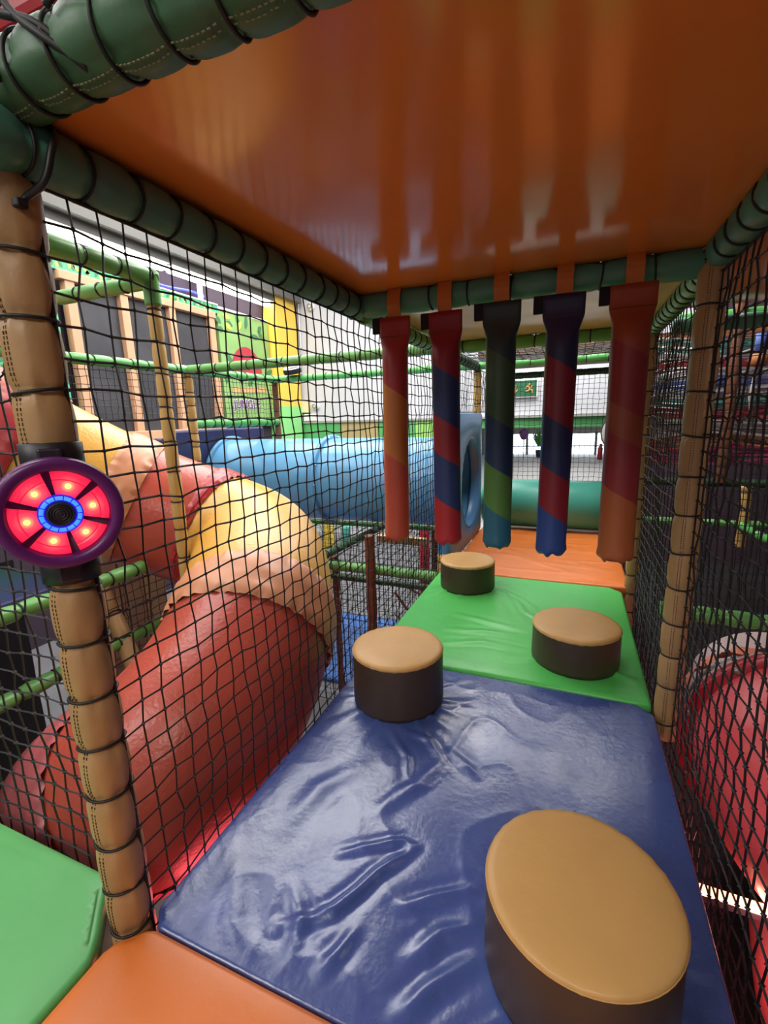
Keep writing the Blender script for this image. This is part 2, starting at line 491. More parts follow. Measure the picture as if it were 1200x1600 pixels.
STOOLS = [(.923, .262, .20, .184), (.252, 1.02, .222, .182), (.922, 1.570, .172, .190), (.258, 2.335, .185, .178)]
BLUE_R = [([(.291,.101),(.356,.133),(.401,.173),(.438,.234),(.465,.29),(.504,.346),(.53,.389)], .013, .010),
          ([(.53,.389),(.496,.396),(.45,.37),(.392,.333),(.348,.306)], .011, .007),
          ([(.545,.235),(.616,.285),(.697,.337)], .013, .007),
          ([(.60,.146),(.65,.217),(.713,.255)], .016, .008),
          ([(.433,.057),(.454,.103),(.47,.16)], .013, .007),
          ([(.608,.047),(.662,.122),(.732,.196)], .016, .008),
          ([(.523,.773),(.58,.735),(.637,.694)], .015, .006),
          ([(.393,.462),(.468,.59),(.514,.722)], .022, .006),
          ([(.272,.196),(.342,.128),(.36,.06)], .016, .006),
          ([(.098,.203),(.19,.07),(.275,.009)], .03, .006),
          ([(.266,.60),(.187,.486),(.171,.333)], .03, .005),
          ([(.30,.80),(.40,.70),(.44,.60)], .012, .004),
          ([(.36,.82),(.45,.80),(.52,.72)], .012, .004)]
def ridges(x, y, R):
    h = 0
    for pts, w, a in R:
        bd = 9
        if not (min(p[0] for p in pts)-.1 < x < max(p[0] for p in pts)+.1 and min(p[1] for p in pts)-.1 < y < max(p[1] for p in pts)+.1): continue
        n = len(pts)-1; env = 1
        for i in range(n):
            d, t = seg_dist((x, y), pts[i], pts[i+1])
            if d < bd: bd = d; env = math.sin(PI*min(1, max(0, (i+t)/n))*.86+.22)
        h += a*env*(math.exp(-(bd/w)**2)-.35*math.exp(-((bd-2*w)/w)**2))
    return h
def gathers(x, y, amp):
    h = 0
    for cx, cy, hh, r in STOOLS:
        d = math.hypot(x-cx, y-cy); a = math.atan2(y-cy, x-cx)
        if d < r+.28 and d > r-.03:
            e = math.exp(-max(0, d-r)/.085)
            h += amp*e*(max(0, noise.noise((math.cos(a)*5+cx*7, math.sin(a)*5+cy*3, d*1.5)))**1.2*2-.25)
    return h
def h_blue(x, y):
    n1 = noise.noise((x*3.1+.7, y*2.3, 0))*.006
    q = noise.noise((x*6+y*3, y*5-x*2.5, 4.2)); r1 = (1-abs(q)*2.2)
    n2 = max(0, r1)**3*.0025*max(0, .7-abs(x-.45)) * 2
    return n1+n2+ridges(x, y, BLUE_R)*1.25+gathers(x, y, .008)+.006*math.sin(PI*x/1.2)*math.sin(PI*y/1.3)
GREEN_R = [([(.25,2.473),(.52,2.251),(.673,1.867)], .02, .005), ([(.558,2.264),(.661,1.994),(.77,1.9)], .016, .006),
           ([(.721,1.69),(.496,1.687),(.297,1.659)], .02, .006), ([(.731,1.557),(.484,1.573),(.3,1.5)], .02, .005),
           ([(.70,1.75),(.50,1.80),(.30,1.86)], .02, .005), ([(.44,2.38),(.62,2.2),(.72,2.05)], .012, .004)]
def h_green(x, y):
    return noise.noise((x*2.3, y*2.9, 8))*.006+ridges(x, y, GREEN_R)+gathers(x, y, .009)+.008*math.sin(PI*x/1.2)*math.sin(PI*(y-1.3)/1.3)
def h_soft(x, y):
    return noise.noise((x*1.9, y*1.7, 2))*.005+max(0, 1-abs(noise.noise((x*5+y*2, y*4, 1)))*3)**3*.0015
def h_far(x, y):
    return noise.noise((x*2, y*2, 5))*.008+max(0, 1-abs(noise.noise((x*2+y*5, y*2-x, 6)))*4)**2*.004

# ================================================================== STRUCTURE: the hall
def struct(name, mb, m):
    o = mb.build(name, M[m]); o['kind'] = 'structure'; return o
FZ = -1.35
struct('floor', MB().box((-5.2, -5.5, FZ-.1), (6.5, 8.05, FZ)), 'hall_floor')
struct('floor_far', MB().box((-6.2, 8.05, FZ-.1), (8.2, 25.2, FZ+.32)), 'pale_floor')
struct('ceiling', MB().box((-5.2, -5.5, 4.6), (6.5, 8.2, 4.75)), 'hall_ceiling')
struct('wall_left', MB().box((-5.0, -5.5, FZ), (-4.72, 8.0, 4.6)), 'dark_wall')
struct('wall_right', MB().box((6.2, -5.5, FZ), (6.5, 8.2, 4.6)), 'mauve_wall')
struct('wall_back', MB().box((-5.0, -5.7, FZ), (6.5, -5.5, 4.6)), 'white_wall')
wf = MB().box((-5.0, 8.0, 1.08), (2.6, 8.2, 4.6)); wf.box((-5.0, 8.0, FZ), (-1.2, 8.2, .62))
struct('wall_far', wf, 'white_wall')
struct('wall_far_corner', MB().box((2.6, 8.0, FZ), (6.5, 8.2, 4.6)), 'far_dark')
struct('trim_1', MB().box((-5.0, 7.93, 1.05), (2.7, 8.0, 1.09)), 'grey_steel')
struct('trim_2', MB().box((-4.5, 7.96, .62), (-3.55, 8.14, 1.05)), 'band_green')
struct('trim_3', MB().box((-3.55, 7.965, .62), (-2.75, 8.14, 1.05)), 'band_wood')
struct('trim_4', MB().box((-2.75, 7.96, .62), (-1.95, 8.14, 1.05)), 'band_green')
struct('trim_5', MB().box((-1.95, 7.965, .62), (-1.2, 8.14, 1.05)), 'band_lime')
struct('trim_6', MB().box((-1.2, 8.0, .88), (2.6, 8.2, 1.08)), 'band_green')
struct('trim_7', MB().box((1.80, 8.0, FZ), (1.98, 8.2, .9)), 'band_green')
struct('trim_10', MB().box((1.98, 8.0, FZ), (2.6, 8.2, .9)), 'far_dark')
# far room
struct('wall_far_room', MB().box((-6, 24.8, .12), (8, 25.0, 2.2)).box((-6, 24.8, FZ), (-3.0, 25.0, .12)).box((3.6, 24.8, FZ), (8, 25.0, .12)), 'grey_steel')
struct('ceiling_far', MB().box((-6, 8.2, 2.2), (8, 25.2, 2.3)), 'hall_ceiling')
struct('wall_far_left', MB().box((-6.2, 8.2, FZ), (-6.0, 25, 2.3)), 'grey_steel')
struct('wall_far_right', MB().box((8.0, 8.2, FZ), (8.2, 25, 2.3)), 'grey_steel')
for i in range(4):
    x = -3.0+i*1.65
    g = MB().box((x+.05, 24.86, FZ+.32+.05), (x+1.6, 24.9, .10)).build('window_%d' % (i+1), M['window_glow']); g['kind'] = 'structure'
    fr = MB()
    fr.box((x, 24.8, FZ+.32), (x+.06, 24.95, .12)); fr.box((x+1.59, 24.8, FZ+.32), (x+1.65, 24.95, .12)); fr.box((x, 24.8, .06), (x+1.65, 24.95, .12)); fr.box((x, 24.8, -.6), (x+1.65, 24.95, -.55))
    fr.build('window_frame', M['grey_steel'], g)
# yellow and lime corner pillar
pl = empty('corner_pillar', (-4.5, 7.5, FZ), 'square wall pillar painted yellow above and lime green below, in the left far corner', 'pillar')
MB().box((-4.98, 7.2, 1.40), (-4.42, 7.9, 3.45)).build('upper_paint', M['yellow_wall'], pl)
MB().box((-4.98, 7.2, FZ), (-4.42, 7.9, 1.40)).build('lower_paint', M['lime_wall'], pl)
# grey duct along the left wall with the strip lights below it
struct('trim_8', MB().box((-4.9, -3.0, 3.46), (-4.35, 7.9, 4.5)), 'duct_grey')
struct('trim_9', MB().box((-4.40, -3.0, 3.40), (-4.28, 7.9, 3.52)).box((-4.40, -3.0, 3.70), (-4.30, 7.9, 3.74)).box((-4.40, -3.0, 3.95), (-4.31, 7.9, 3.98)), 'duct_grey')
for i, (ya, yb) in enumerate(((-1.6, 1.55), (1.6, 4.75), (4.8, 7.15))):
    t = empty('strip_light', (-4.5, ya, 3.3), ['white fluorescent strip light under the grey duct, nearest run beside the front post',
        'white fluorescent strip light under the grey duct, middle run above the timber screen',
        'white fluorescent strip light under the grey duct, far run ending at the yellow pillar'][i], 'ceiling light', 'strip lights under the duct')
    MB().box((-4.62, ya, 3.30), (-4.42, yb, 3.42)).build('housing', M['duct_grey'], t)
    d = MB().box((-4.60, ya+.01, 3.215), (-4.46, yb-.01, 3.30)).build('diffuser', M['tube_light'], t); bevel(d, .03)
V, F = sweep(spline([(-4.66, 4.3, 3.10), (-4.66, 4.8, 3.06), (-4.66, 5.3, 3.10), (-4.66, 5.6, 3.08)]), .018, 8, True)
tag(mk('neon_tube', V, F, M['neon_blue']), 'thin blue neon tube on the dark wall above the leafy banner', 'neon light')
V, F = sweep([(-4.66, 2.0, 2.98), (-4.66, 2.9, 3.0)], .016, 8, True)
tag(mk('neon_tube', V, F, M['neon_blue']), 'short blue neon tube glimpsed above the green cross beam at far left', 'neon light')
for y, lab in ((5.45, 'white hanger rod from the strip light down to the banner right of the blue neon'), (2.62, 'white hanger rod above the banner near the front post')):
    tag(MB().box((-4.64, y, 2.95), (-4.59, y+.06, 3.3)).build('hanger_rod', M['print_white']), lab, 'bracket')

# timber screen with black cloth panels
scr = empty('timber_screen', (-4.6, 4.0, .9), 'long timber frame screen with black cloth panels along the left wall', 'screen')
ys = [3.29, 3.99, 4.77, 5.57]
for i, y in enumerate(ys):
    bevel(MB().box((-4.66, y, 1.0), (-4.56, y+.115, 2.80)).build('timber_post', M['timber'], scr), .008)
bevel(MB().box((-4.67, 3.22, 2.76), (-4.54, 5.70, 2.86)).build('top_rail', M['timber'], scr), .008)
bevel(MB().box((-4.67, 3.22, .92), (-4.54, 5.70, 1.04)).build('bottom_rail', M['timber'], scr), .008)
def cloth(y0, y1):
    V = []; F = []; nx, ny = 12, 16
    for j in range(ny+1):
        for i in range(nx+1):
            y = y0+(y1-y0)*i/nx; z = 1.0+1.8*j/ny
            V.append((-4.63+noise.noise((y*3, z*2, 1))*.03, y, z))
    for j in range(ny):
        for i in range(nx): a = j*(nx+1)+i; F.append((a, a+1, a+nx+2, a+nx+1))
    return V, F
for a, b in zip(ys, ys[1:]):
    V, F = cloth(a+.10, b+.02); mk('cloth_panel', V, F, M['black_cloth'], scr)

def leaf(mb, x, y, z, ang, L, w):
    # a flat printed leaf on the x = const wall plane, slight thickness
    pts = []
    for t in (0, .2, .45, .7, .9, 1):
        ww = w*math.sin(PI*min(1, t*.92+.04)); pts.append((t*L, ww))
    out = [(t, q) for t, q in pts]+[(t, -q) for t, q in reversed(pts[1:-1])]
    c, s = math.cos(ang), math.sin(ang)
    v = [(x, y+a*c-b*s, z+a*s+b*c) for a, b in out]
    mb.add(v, [tuple(range(len(v)))])
bn = empty('leafy_banner', (-4.58, 4.3, 2.92), 'narrow printed banner of green and yellow jungle leaves above the timber screen', 'banner')
MB().box((-4.62, 2.0, 2.86), (-4.58, 5.8, 2.98)).build('cloth', M['mural_leaf'], bn)
l1, l2 = MB(), MB()
for i in range(56):
    leaf(l1 if i % 2 else l2, -4.576, 2.05+i*.066, 2.87+random.random()*.03, random.uniform(.5, 2.6), random.uniform(.07, .11), .022)
for mb, m in ((l1, 'mural_dark'), (l2, 'mural_yellow')):
    tag(mb.build('printed_leaves', M[m], bn), kind='stuff')
MB().box((-4.62, 2.0, 2.98), (-4.57, 5.8, 3.0)).build('white_edge', M['print_white'], bn)

lp = empty('leaf_mural', (-4.6, 2.8, 1.0), 'green jungle leaf panel beside the front post, left of the timber screen', 'mural')
MB().box((-4.66, 1.6, 1.0), (-4.60, 3.18, 2.84)).build('panel', M['mural_leaf'], lp)
l3 = MB()
for i in range(26): leaf(l3, -4.596, random.uniform(2.2, 3.0), random.uniform(1.1, 2.7), random.uniform(.3, 2.8), random.uniform(.2, .4), .05)
tag(l3.build('printed_leaves', M['mural_dark'], lp), kind='stuff')
# jungle mural between screen and pillar (no character on it)
mu = empty('jungle_mural', (-4.6, 6.3, 1.0), 'green jungle mural with a red arch beside the yellow pillar', 'mural')
MB().box((-4.66, 5.80, 1.05), (-4.60, 7.15, 2.94)).build('panel', M['mural_green'], mu)
MB().box((-4.66, 5.80, 2.94), (-4.59, 7.15, 2.98)).build('white_edge', M['print_white'], mu)
def yz_poly(pts, x): return [(x, y, z) for y, z in pts], [tuple(range(len(pts)))]
arc = [(6.45+.42*math.cos(a), 1.98+.44*math.sin(a)) for a in [PI*i/14 for i in range(15)]]
mb = MB().add(*yz_poly(arc, -4.594)); mb.build('red_arch', M['mural_red'], mu)
mb = MB()
for i in range(22):
    leaf(mb, -4.595, random.uniform(5.85, 7.0), random.choice([2.72, 2.62, 2.1, 1.95, 1.75]), random.uniform(0, PI), random.uniform(.15, .3), .05)
tag(mb.build('painted_leaves', M['mural_dark'], mu), kind='stuff')
mb = MB()
for i in range(3): leaf(mb, -4.593, 5.95+i*.16, 2.75+.1*math.sin(i*2), random.uniform(-.5, 3), .2, .045)
tag(mb.build('painted_yellow_leaves', M['mural_yellow'], mu), kind='stuff')
mb = MB().add(*yz_poly([(6.0, 1.62), (6.95, 1.66), (6.95, 1.74), (6.0, 1.72)], -4.592)); mb.build('painted_sign_board', M['mural_tan'], mu)
def text(body, size, parent, mname, loc, rot, ext=.003, name='lettering', bold=0):
    c = bpy.data.curves.new(name, 'FONT'); c.body = body; c.size = size; c.extrude = ext; c.align_x = 'CENTER'; c.align_y = 'CENTER'; c.offset = bold
    t = bpy.data.objects.new(name, c); COL.objects.link(t)
    dg = bpy.context.evaluated_depsgraph_get(); me = bpy.data.meshes.new_from_object(t.evaluated_get(dg))
    bpy.data.objects.remove(t)
    me.materials.clear(); me.materials.append(M[mname])
    o = bpy.data.objects.new(name, me); COL.objects.link(o); o.parent = parent
    o.location = Vector(loc)-parent.location; o.rotation_euler = rot
    return o
text('JUNGLE', .21, mu, 'print_white', (-4.592, 6.36, 1.42), (PI/2, 0, PI/2), .001, 'lettering_outline', .014)
text('JUNGLE', .21, mu, 'print_purple', (-4.588, 6.36, 1.42), (PI/2, 0, PI/2), .001, 'lettering', .003)

# fittings on the white far wall
def sconce(x, z, lab):
    r = empty('wall_bell', (x, 8.0, z), lab, 'wall fitting')
    V, F = lathe([(0, .10), (.05, .10), (.075, .08), (.08, .03), (.08, 0)], 20, '-y', (x, 8.0, z)); mk('dome', V, F, M['print_white'], r)
    V, F = lathe([(.03, .115), (.05, .112), (.05, .09)], 16, '-y', (x, 8.0, z)); mk('ring', V, F, M['grey_steel'], r)
sconce(-4.10, 3.33, 'round white alarm dome high on the white far wall')
sconce(-4.12, 1.40, 'round white dome low on the white wall beside the cream box')
o = empty('switch_box', (-4.36, 8, 1.3), 'cream electrical box low on the white far wall', 'wall fitting')
bevel(MB().box((-4.46, 7.9, 1.27), (-4.26, 8.0, 1.52)).build('box', M['switch_cream'], o), .01)
MB().box((-4.40, 7.92, 1.10), (-4.14, 8.0, 1.24)).build('junction_box', M['print_white'], o)
V, F = sweep(spline([(-4.60, 7.97, 3.6), (-4.58, 7.97, 3.0), (-4.56, 7.97, 2.62), (-4.42, 7.97, 2.58), (-4.40, 7.97, 2.7), (-4.40, 7.97, 3.6)], 6), .016, 6, True)
tag(mk('wall_conduit', V, F, M['print_white']), 'thin white conduit looping down the far white wall beside the pillar', 'conduit')
# pendant disc lamps beyond
for x, y, z, lab in ((-3.55, 9.6, 1.02, 'flat white disc lamp seen just below the white wall, left of the orange striped bag'),
                  (-2.55, 9.6, .93, 'flat white disc lamp seen below the white wall, between the two left bags'),
                  (-.42, 10.0, 1.04, 'flat white disc lamp below the exit sign in the far room')):
    r = empty('disc_lamp', (x, y, z), lab, 'pendant lamp', 'disc lamps in the far room')
    V, F = lathe([(0, 0), (.22, 0), (.25, .02), (.25, .05), (.1, .09), (0, .09)], 24, 'z', (x, y, z)); mk('diffuser', V, F, M['disc_light'], r)
    MB().bar((x, y, z+.08), (x, y, 2.2), .008, 6).build('rod', M['grey_steel'], r)
# exit sign
es = empty('exit_sign', (0.03, 7.95, 1.52), 'green exit sign with running figure hung in front of the white far wall', 'sign')
bevel(MB().box((-.24, 7.93, 1.395), (.27, 7.97, 1.70)).build('frame', M['print_white'], es), .006)
MB().box((-.22, 7.92, 1.42), (.25, 7.935, 1.68)).build('panel', M['sign_green'], es)
fm = MB()
def stick(cx, cz, s, pts, w):
    for a, b in pts: fm.bar((cx+a[0]*s, 7.917, cz+a[1]*s), (cx+b[0]*s, 7.917, cz+b[1]*s), w, 5)
stick(.13, 1.55, .1, [((-.1,.3),(.1,-.2)),((.1,-.2),(.5,-.35)),((.5,-.35),(.55,-.8)),((.1,-.2),(-.2,-.5)),((-.2,-.5),(-.7,-.55)),((-.05,.25),(.4,.1)),((.4,.1),(.5,.4)),((-.1,.3),(-.5,.2)),((-.5,.2),(-.6,-.1))], .012)
fm.knot((.135, 7.916, 1.61), .022)
fm.build('running_figure', M['sign_figure'], es)
ar = MB(); ar.bar((-.10, 7.917, 1.62), (-.10, 7.917, 1.49), .012, 5); ar.bar((-.10, 7.917, 1.475), (-.06, 7.917, 1.53), .01, 5); ar.bar((-.10, 7.917, 1.475), (-.14, 7.917, 1.53), .01, 5)
ar.build('arrow', M['sign_figure'], es)
# far room things seen against the windows
FR = FZ+.32
def figure_plant(x, y):
    r = empty('potted_plant', (x, y, FR), 'leafy green plant against the bright far windows', 'plant')
    V, F = lathe([(0, 0), (.16, 0), (.22, .35), (.2, .35)], 16, 'z', (x, y, FR)); mk('pot', V, F, M['dark_plastic'], r)
    mb = MB()
    for i in range(40):
        a = random.uniform(0, 6.28); q = Vector((math.cos(a)*.35, math.sin(a)*.35, random.uniform(.4, .95)))
        mb.obox(Vector((x, y, FR+.35))+q*.8, q*.28, Vector((-math.sin(a), math.cos(a), 0))*.05, Vector((0,0,.005)))
    tag(mb.build('leaves', M['plant'], r), kind='stuff')
figure_plant(-.62, 23.5)
r = empty('fire_extinguisher', (2.05, 22.5, FR), 'small red fire extinguisher standing by the bright far window', 'extinguisher')
V, F = lathe([(0, 0), (.11, 0), (.11, .5), (.06, .6), (0, .62)], 14, 'z', (2.05, 22.5, FR)); mk('body', V, F, M['red_pad'], r)
MB().box((2.01, 22.45, FR+.6), (2.12, 22.55, FR+.7)).build('handle', M['black_plastic'], r)
r = empty('roller_banner', (2.5, 22.0, FR), 'dark narrow stand silhouetted at the right end of the far windows', 'stand')
bevel(MB().box((2.38, 21.9, FR+.35), (2.6, 22.0, .15)).build('board', M['dark_plastic'], r), .05)
MB().box((2.46, 21.92, FR), (2.52, 21.98, FR+.4)).build('leg', M['black_plastic'], r)
r = empty('balloon_bunch', (-1.35, 22.5, FR), 'purple bunch hanging by the far windows, left of the plant', 'decoration')
V, F = lathe([(0, .9), (.12, .95), (.2, 1.1), (.2, 1.3), (.1, 1.42), (0, 1.45)], 12, 'z', (-1.3, 22.5, FR)); mk('head', V, F, M['print_purple'], r)
MB().bar((-1.3, 22.5, FR), (-1.3, 22.5, FR+1), .02, 6).build('stick', M['grey_steel'], r)

# ================================================================== DECKS under the mats
def deck(x0, x1, y0, y1, z0, z1, label, m='brown_board'):
    r = empty('deck_board', ((x0+x1)/2, (y0+y1)/2, z0), label, 'deck')
    bevel(MB().box((x0, y0, z0), (x1, y1, z1)).build('board', M[m], r), .004)
deck(.02, 1.20, -1.3, -.02, -.115, -.062, 'plywood deck under the orange mat at the front')
deck(-1.3, -.06, -1.3, .02, -.115, -.062, 'plywood deck under the pale green mat at front left')
deck(.01, 1.20, .01, 1.28, -.115, -.062, 'plywood deck under the blue mat')
deck(.01, 1.20, 1.30, 2.6, -.115, -.062, 'plywood deck under the bright green mat')
deck(.03, 1.20, 2.64, 5.2, -.115, -.062, 'plywood deck under the far orange mat')

# ================================================================== MATS
mat_pad('floor_mat', 0.0, 1.205, 0.0, 1.288, 0, .06, 'blue_vinyl', 'large wrinkled blue vinyl mat in the middle of the play bay', 180, 190, h_blue, ((0, 0, .055), (1.205, 1.288, .07)), .011)
mat_pad('floor_mat', 0.0, 1.205, 1.296, 2.60, 0.004, .064, 'green_vinyl', 'bright green vinyl mat with two log stools beyond the blue mat', 110, 120, h_green, ((0, 2.6, .05), (1.205, 2.6, .09)))
mat_pad('floor_mat', -0.03, 1.20, -1.3, -.004, .012, .072, 'orange_vinyl', 'orange vinyl mat at the bottom edge beside the front post', 60, 60, h_soft, ((-.03, -.004, .085),))
mat_pad('floor_mat', -1.3, -.042, -1.3, .052, 0, .06, 'green_vinyl_dull', 'pale green vinyl mat at bottom left behind the front post', 60, 60, h_soft, ((-.042, .052, .17),))
mat_pad('floor_mat', 0.05, 1.255, 2.615, 4.10, 0.006, .066, 'orange_far', 'far orange vinyl mat between the green mat and the teal roller', 70, 70, h_far)

# ================================================================== LOG STOOLS
def stool(x, y, h, r, label, tilt=0):
    root = empty('log_stool', (x, y, 0), label, 'stool', 'log stools on the mats')
    n = 64
    prof = [(0, .002), (r*.99, .002), (r*1.005, .02), (r*1.0, h*.5), (r*.995, h-.018), (r*.985, h-.010)]
    V, F = lathe(prof, n)
    sd = random.uniform(0, 9)
    V = [(vx*(1+.008*noise.noise((vx*8+sd, vy*8, vz*6))), vy*(1+.008*noise.noise((vx*8, vy*8+sd, vz*6))), vz) for vx, vy, vz in V]
    mk('side_cover', V, F, M['stool_side'], root, local=True)
    prof = [(r*.986, h-.012), (r*.999, h-.006), (r*.996, h-.001), (r*.975, h+.003), (r*.9, h+.006), (r*.7, h+.009), (r*.4, h+.011), (0, h+.011)]
    V, F = lathe(prof, n)
    V = [(vx, vy, vz+.0025*noise.noise((vx*9+sd, vy*9, 1))*(1 if vz > h else .4) + .0016*math.sin(26*math.atan2(vy, vx)+sd)*max(0, (math.hypot(vx, vy)/r-.8)*5)) for vx, vy, vz in V]
    mk('top_cover', V, F, M['tan_vinyl'], root, local=True)
    Vt, Ft = torus(r*.998, .0016, 64, 6)
    t = mk('piping', Vt, Ft, M['tan_vinyl'], root, local=True); t.location = (0, 0, h-.006)
for (x, y, h, r), lab in zip(STOOLS, ('biggest nearest log stool, tan topped, on the blue mat at bottom right',
        'log stool on the left of the blue mat, by the green mat edge', 'log stool at the right of the green mat', 'small far log stool at the left back of the green mat')):
    stool(x, y, h, r, lab)

# ================================================================== PADDED FRAME of the bay
padded('padded_post', (-.040, 0, -.06), (-.036, 0, 1.70), .046, 'post_vinyl', 'front left tan padded post carrying the glowing round button', 'post', 'tan padded posts', .117, 36, 7, off=.055, seam=.06, skip=((.89, 1.19),))
padded('padded_post', (1.252, 1.295, -.12), (1.252, 1.295, 1.62), .042, 'post_vinyl', 'tan padded post at the right corner between the blue and green mats', 'post', 'tan padded posts', .137, 32, 6, off=.07, seam=-.35)
padded('padded_post', (1.262, 2.64, FZ), (1.262, 2.64, 1.60), .038, 'post_vinyl', 'tan padded post at the right far corner of the green mat, behind the orange bag', 'post', 'tan padded posts', .13, 18, 5)
padded('padded_post', (0.005, 2.65, FZ), (0.005, 2.65, .10), .040, 'post_far', 'short tan post at the left far corner of the green mat', 'post', 'tan padded posts', .13, 16, 4)
padded('padded_post', (0.0, 3.95, FZ), (0.0, 3.95, 1.56), .036, 'post_far', 'tan post rising behind the square blue tunnel panel', 'post', 'tan padded posts', .15, 14, 4)
padded('padded_post', (.08, 5.2, FZ), (.08, 5.2, 1.56), .040, 'post_far', 'far tan post at the left of the end net, behind the green striped bag', 'post', 'tan padded posts', .15, 14, 4)
padded('padded_post', (1.30, 5.2, FZ), (1.30, 5.2, 1.56), .044, 'post_far', 'far tan post at the right of the end net', 'post', 'tan padded posts', .15, 14, 4)
padded('padded_beam', (0.0, -.38, 1.578), (0.0, 1.30, 1.578), .047, 'beam_dark', 'dark green padded beam along the top of the left net', 'beam', 'green padded beams', .108, 32, 6, off=.05)
padded('padded_beam', (-.20, 0.0, 1.652), (1.30, 0.0, 1.652), .052, 'beam_front', 'nearest dark green padded beam crossing the top left corner overhead', 'beam', 'green padded beams', .092, 36, 7, off=.02, seam=2.9, smat='stitch_pale')
padded('padded_beam', (-.04, 1.315, 1.585), (1.27, 1.315, 1.585), .046, 'beam_dark', 'dark green padded beam carrying the five hanging bags', 'beam', 'green padded beams', .155, 26, 5, off=.05)
padded('padded_beam', (1.262, .28, 1.60), (1.262, 1.36, 1.60), .048, 'beam_dark', 'dark green padded beam at upper right above the right net', 'beam', 'green padded beams', .11, 28, 5)
padded('padded_beam', (1.262, 1.36, 1.585), (1.262, 2.66, 1.585), .040, 'beam_green', 'gathered green padded beam on the right above the green mat', 'beam', 'green padded beams', .10, 24, 6)
padded('padded_beam', (0.0, 1.36, 1.565), (0.0, 2.62, 1.565), .040, 'beam_green', 'gathered green padded beam on the left above the green mat', 'beam', 'green padded beams', .10, 22, 5)
padded('padded_beam', (0.0, 2.63, 1.575), (1.27, 2.63, 1.575), .040, 'beam_green', 'green padded beam across the back of the tan ceiling', 'beam', 'green padded beams', .16, 18, 4)
padded('padded_beam', (0.0, 2.66, 1.565), (0.0, 3.95, 1.565), .038, 'beam_olive', 'dark green beam running back above the blue ring panel', 'beam', 'green padded beams', .12, 14, 4)
padded('padded_beam', (1.27, 2.66, 1.565), (1.27, 5.2, 1.565), .038, 'beam_olive', 'dark green beam running back on the right behind the orange bag', 'beam', 'green padded beams', .14, 14, 4)
padded('padded_beam', (-2.25, 3.92, 1.575), (1.27, 3.92, 1.575), .036, 'beam_bright', 'bright green beam across the back, lower of the two crossing the white wall', 'beam', 'green padded beams', .16, 16, 4)
padded('padded_beam', (-.02, 5.2, 1.56), (1.32, 5.2, 1.56), .036, 'beam_olive', 'dark green beam along the top of the far end net', 'beam', 'green padded beams', .16, 14, 4)
padded('padded_beam', (-2.25, 2.62, 1.575), (-.04, 2.62, 1.575), .038, 'beam_green', 'green beam across the white wall, upper and nearer of the two', 'beam', 'green padded beams', .16, 18, 5)
padded('padded_beam', (-2.25, 1.12, 1.575), (-2.25, 3.92, 1.575), .038, 'beam_bright', 'long green beam running back below the black cloth screen', 'beam', 'green padded beams', .15, 18, 4)
padded('padded_beam', (-2.28, 2.62, 1.12), (-2.28, 3.92, 1.12), .046, 'beam_bright', 'short green beam on top of the navy panel behind the blue tube', 'beam', 'green padded beams', .13, 18, 4)
padded('padded_beam', (-.97, -.34, 1.789), (-.97, 1.165, 1.789), .038, 'beam_green', 'thick green beam slanting down under the strip light at upper left', 'beam', 'green padded beams', .16, 22, 5)
padded('padded_beam', (-1.93, 1.148, 1.773), (-.98, 1.148, 1.773), .034, 'beam_green', 'short green beam going left from the top of the slim tan post', 'beam', 'green padded beams', .16, 20, 5)
padded('padded_post', (-.97, 1.148, FZ), (-.97, 1.148, 1.68), .0305, 'post_far', 'slim tan post in front of the yellow and red tube slide', 'post', 'tan padded posts', .15, 20, 5)
padded('padded_post', (-2.25, 2.62, FZ), (-2.25, 2.62, 1.55), .036, 'post_far', 'tan post between the slim post and the navy panel', 'post', 'tan padded posts', .12, 16, 5)
padded('padded_post', (-2.27, 3.92, FZ), (-2.27, 3.92, 1.55), .034, 'post_brown', 'dark brown post in front of the yellow pillar', 'post', 'brown padded posts', .16, 14, 4)
padded('corner_sleeve', (-.97, 1.148, 1.665), (-.97, 1.148, 1.803), .0355, 'beam_green', 'short green corner sleeve on top of the slim tan post', 'sleeve', None, .2, 18, 5)
# lower level frame on the left
padded('padded_beam', (-1.30, 2.62, -.055), (0.0, 2.62, -.065), .040, 'beam_green', 'green deck beam low on the left, running to the green mat corner', 'beam', 'green padded beams', .18, 16, 4)
padded('padded_beam', (-1.30, 2.72, -.19), (0.0, 2.72, -.20), .026, 'beam_olive', 'thin dark green rail just below the low deck beam', 'beam', 'green padded beams', .18, 12, 4)
padded('padded_beam', (-2.25, 3.92, -.03), (0.0, 3.92, -.02), .030, 'beam_bright', 'pale green rail below the blue tube', 'beam', 'green padded beams', .16, 14, 4)
padded('padded_beam', (-.90, 2.3, .085), (-.90, 3.92, .02), .032, 'beam_olive', 'dark green brace running back under the blue tube', 'beam', 'green padded beams', .18, 14, 4)
padded('padded_beam', (-1.25, -.3, .376), (-1.25, 1.12, .376), .036, 'beam_green', 'green rail behind the glowing button, edging the navy pad', 'beam', 'green padded beams', .14, 16, 4)
padded('padded_beam', (-1.25, .3, .02), (-1.25, 1.6, .03), .034, 'beam_green', 'green low rail beside the lower red slide section', 'beam', 'green padded beams', .16, 16, 4)
padded('padded_post', (-.55, 2.555, FZ), (-.55, 2.555, .24), .040, 'post_brown', 'dark brown post crossing the low green deck beam', 'post', 'brown padded posts', .3, 14, 4, ties=False)
padded('padded_post', (-.97, 2.75, FZ), (-.97, 2.75, -.02), .028, 'post_brown', 'slim brown post below the deck beam beside the yellow slide bend', 'post', 'brown padded posts', .3, 12, 4, ties=False)
padded('padded_post', (-.42, 3.9, FZ), (-.42, 3.9, -.02), .034, 'post_brown', 'brown post farther back below the blue tube', 'post', 'brown padded posts', .3, 12, 4, ties=False)
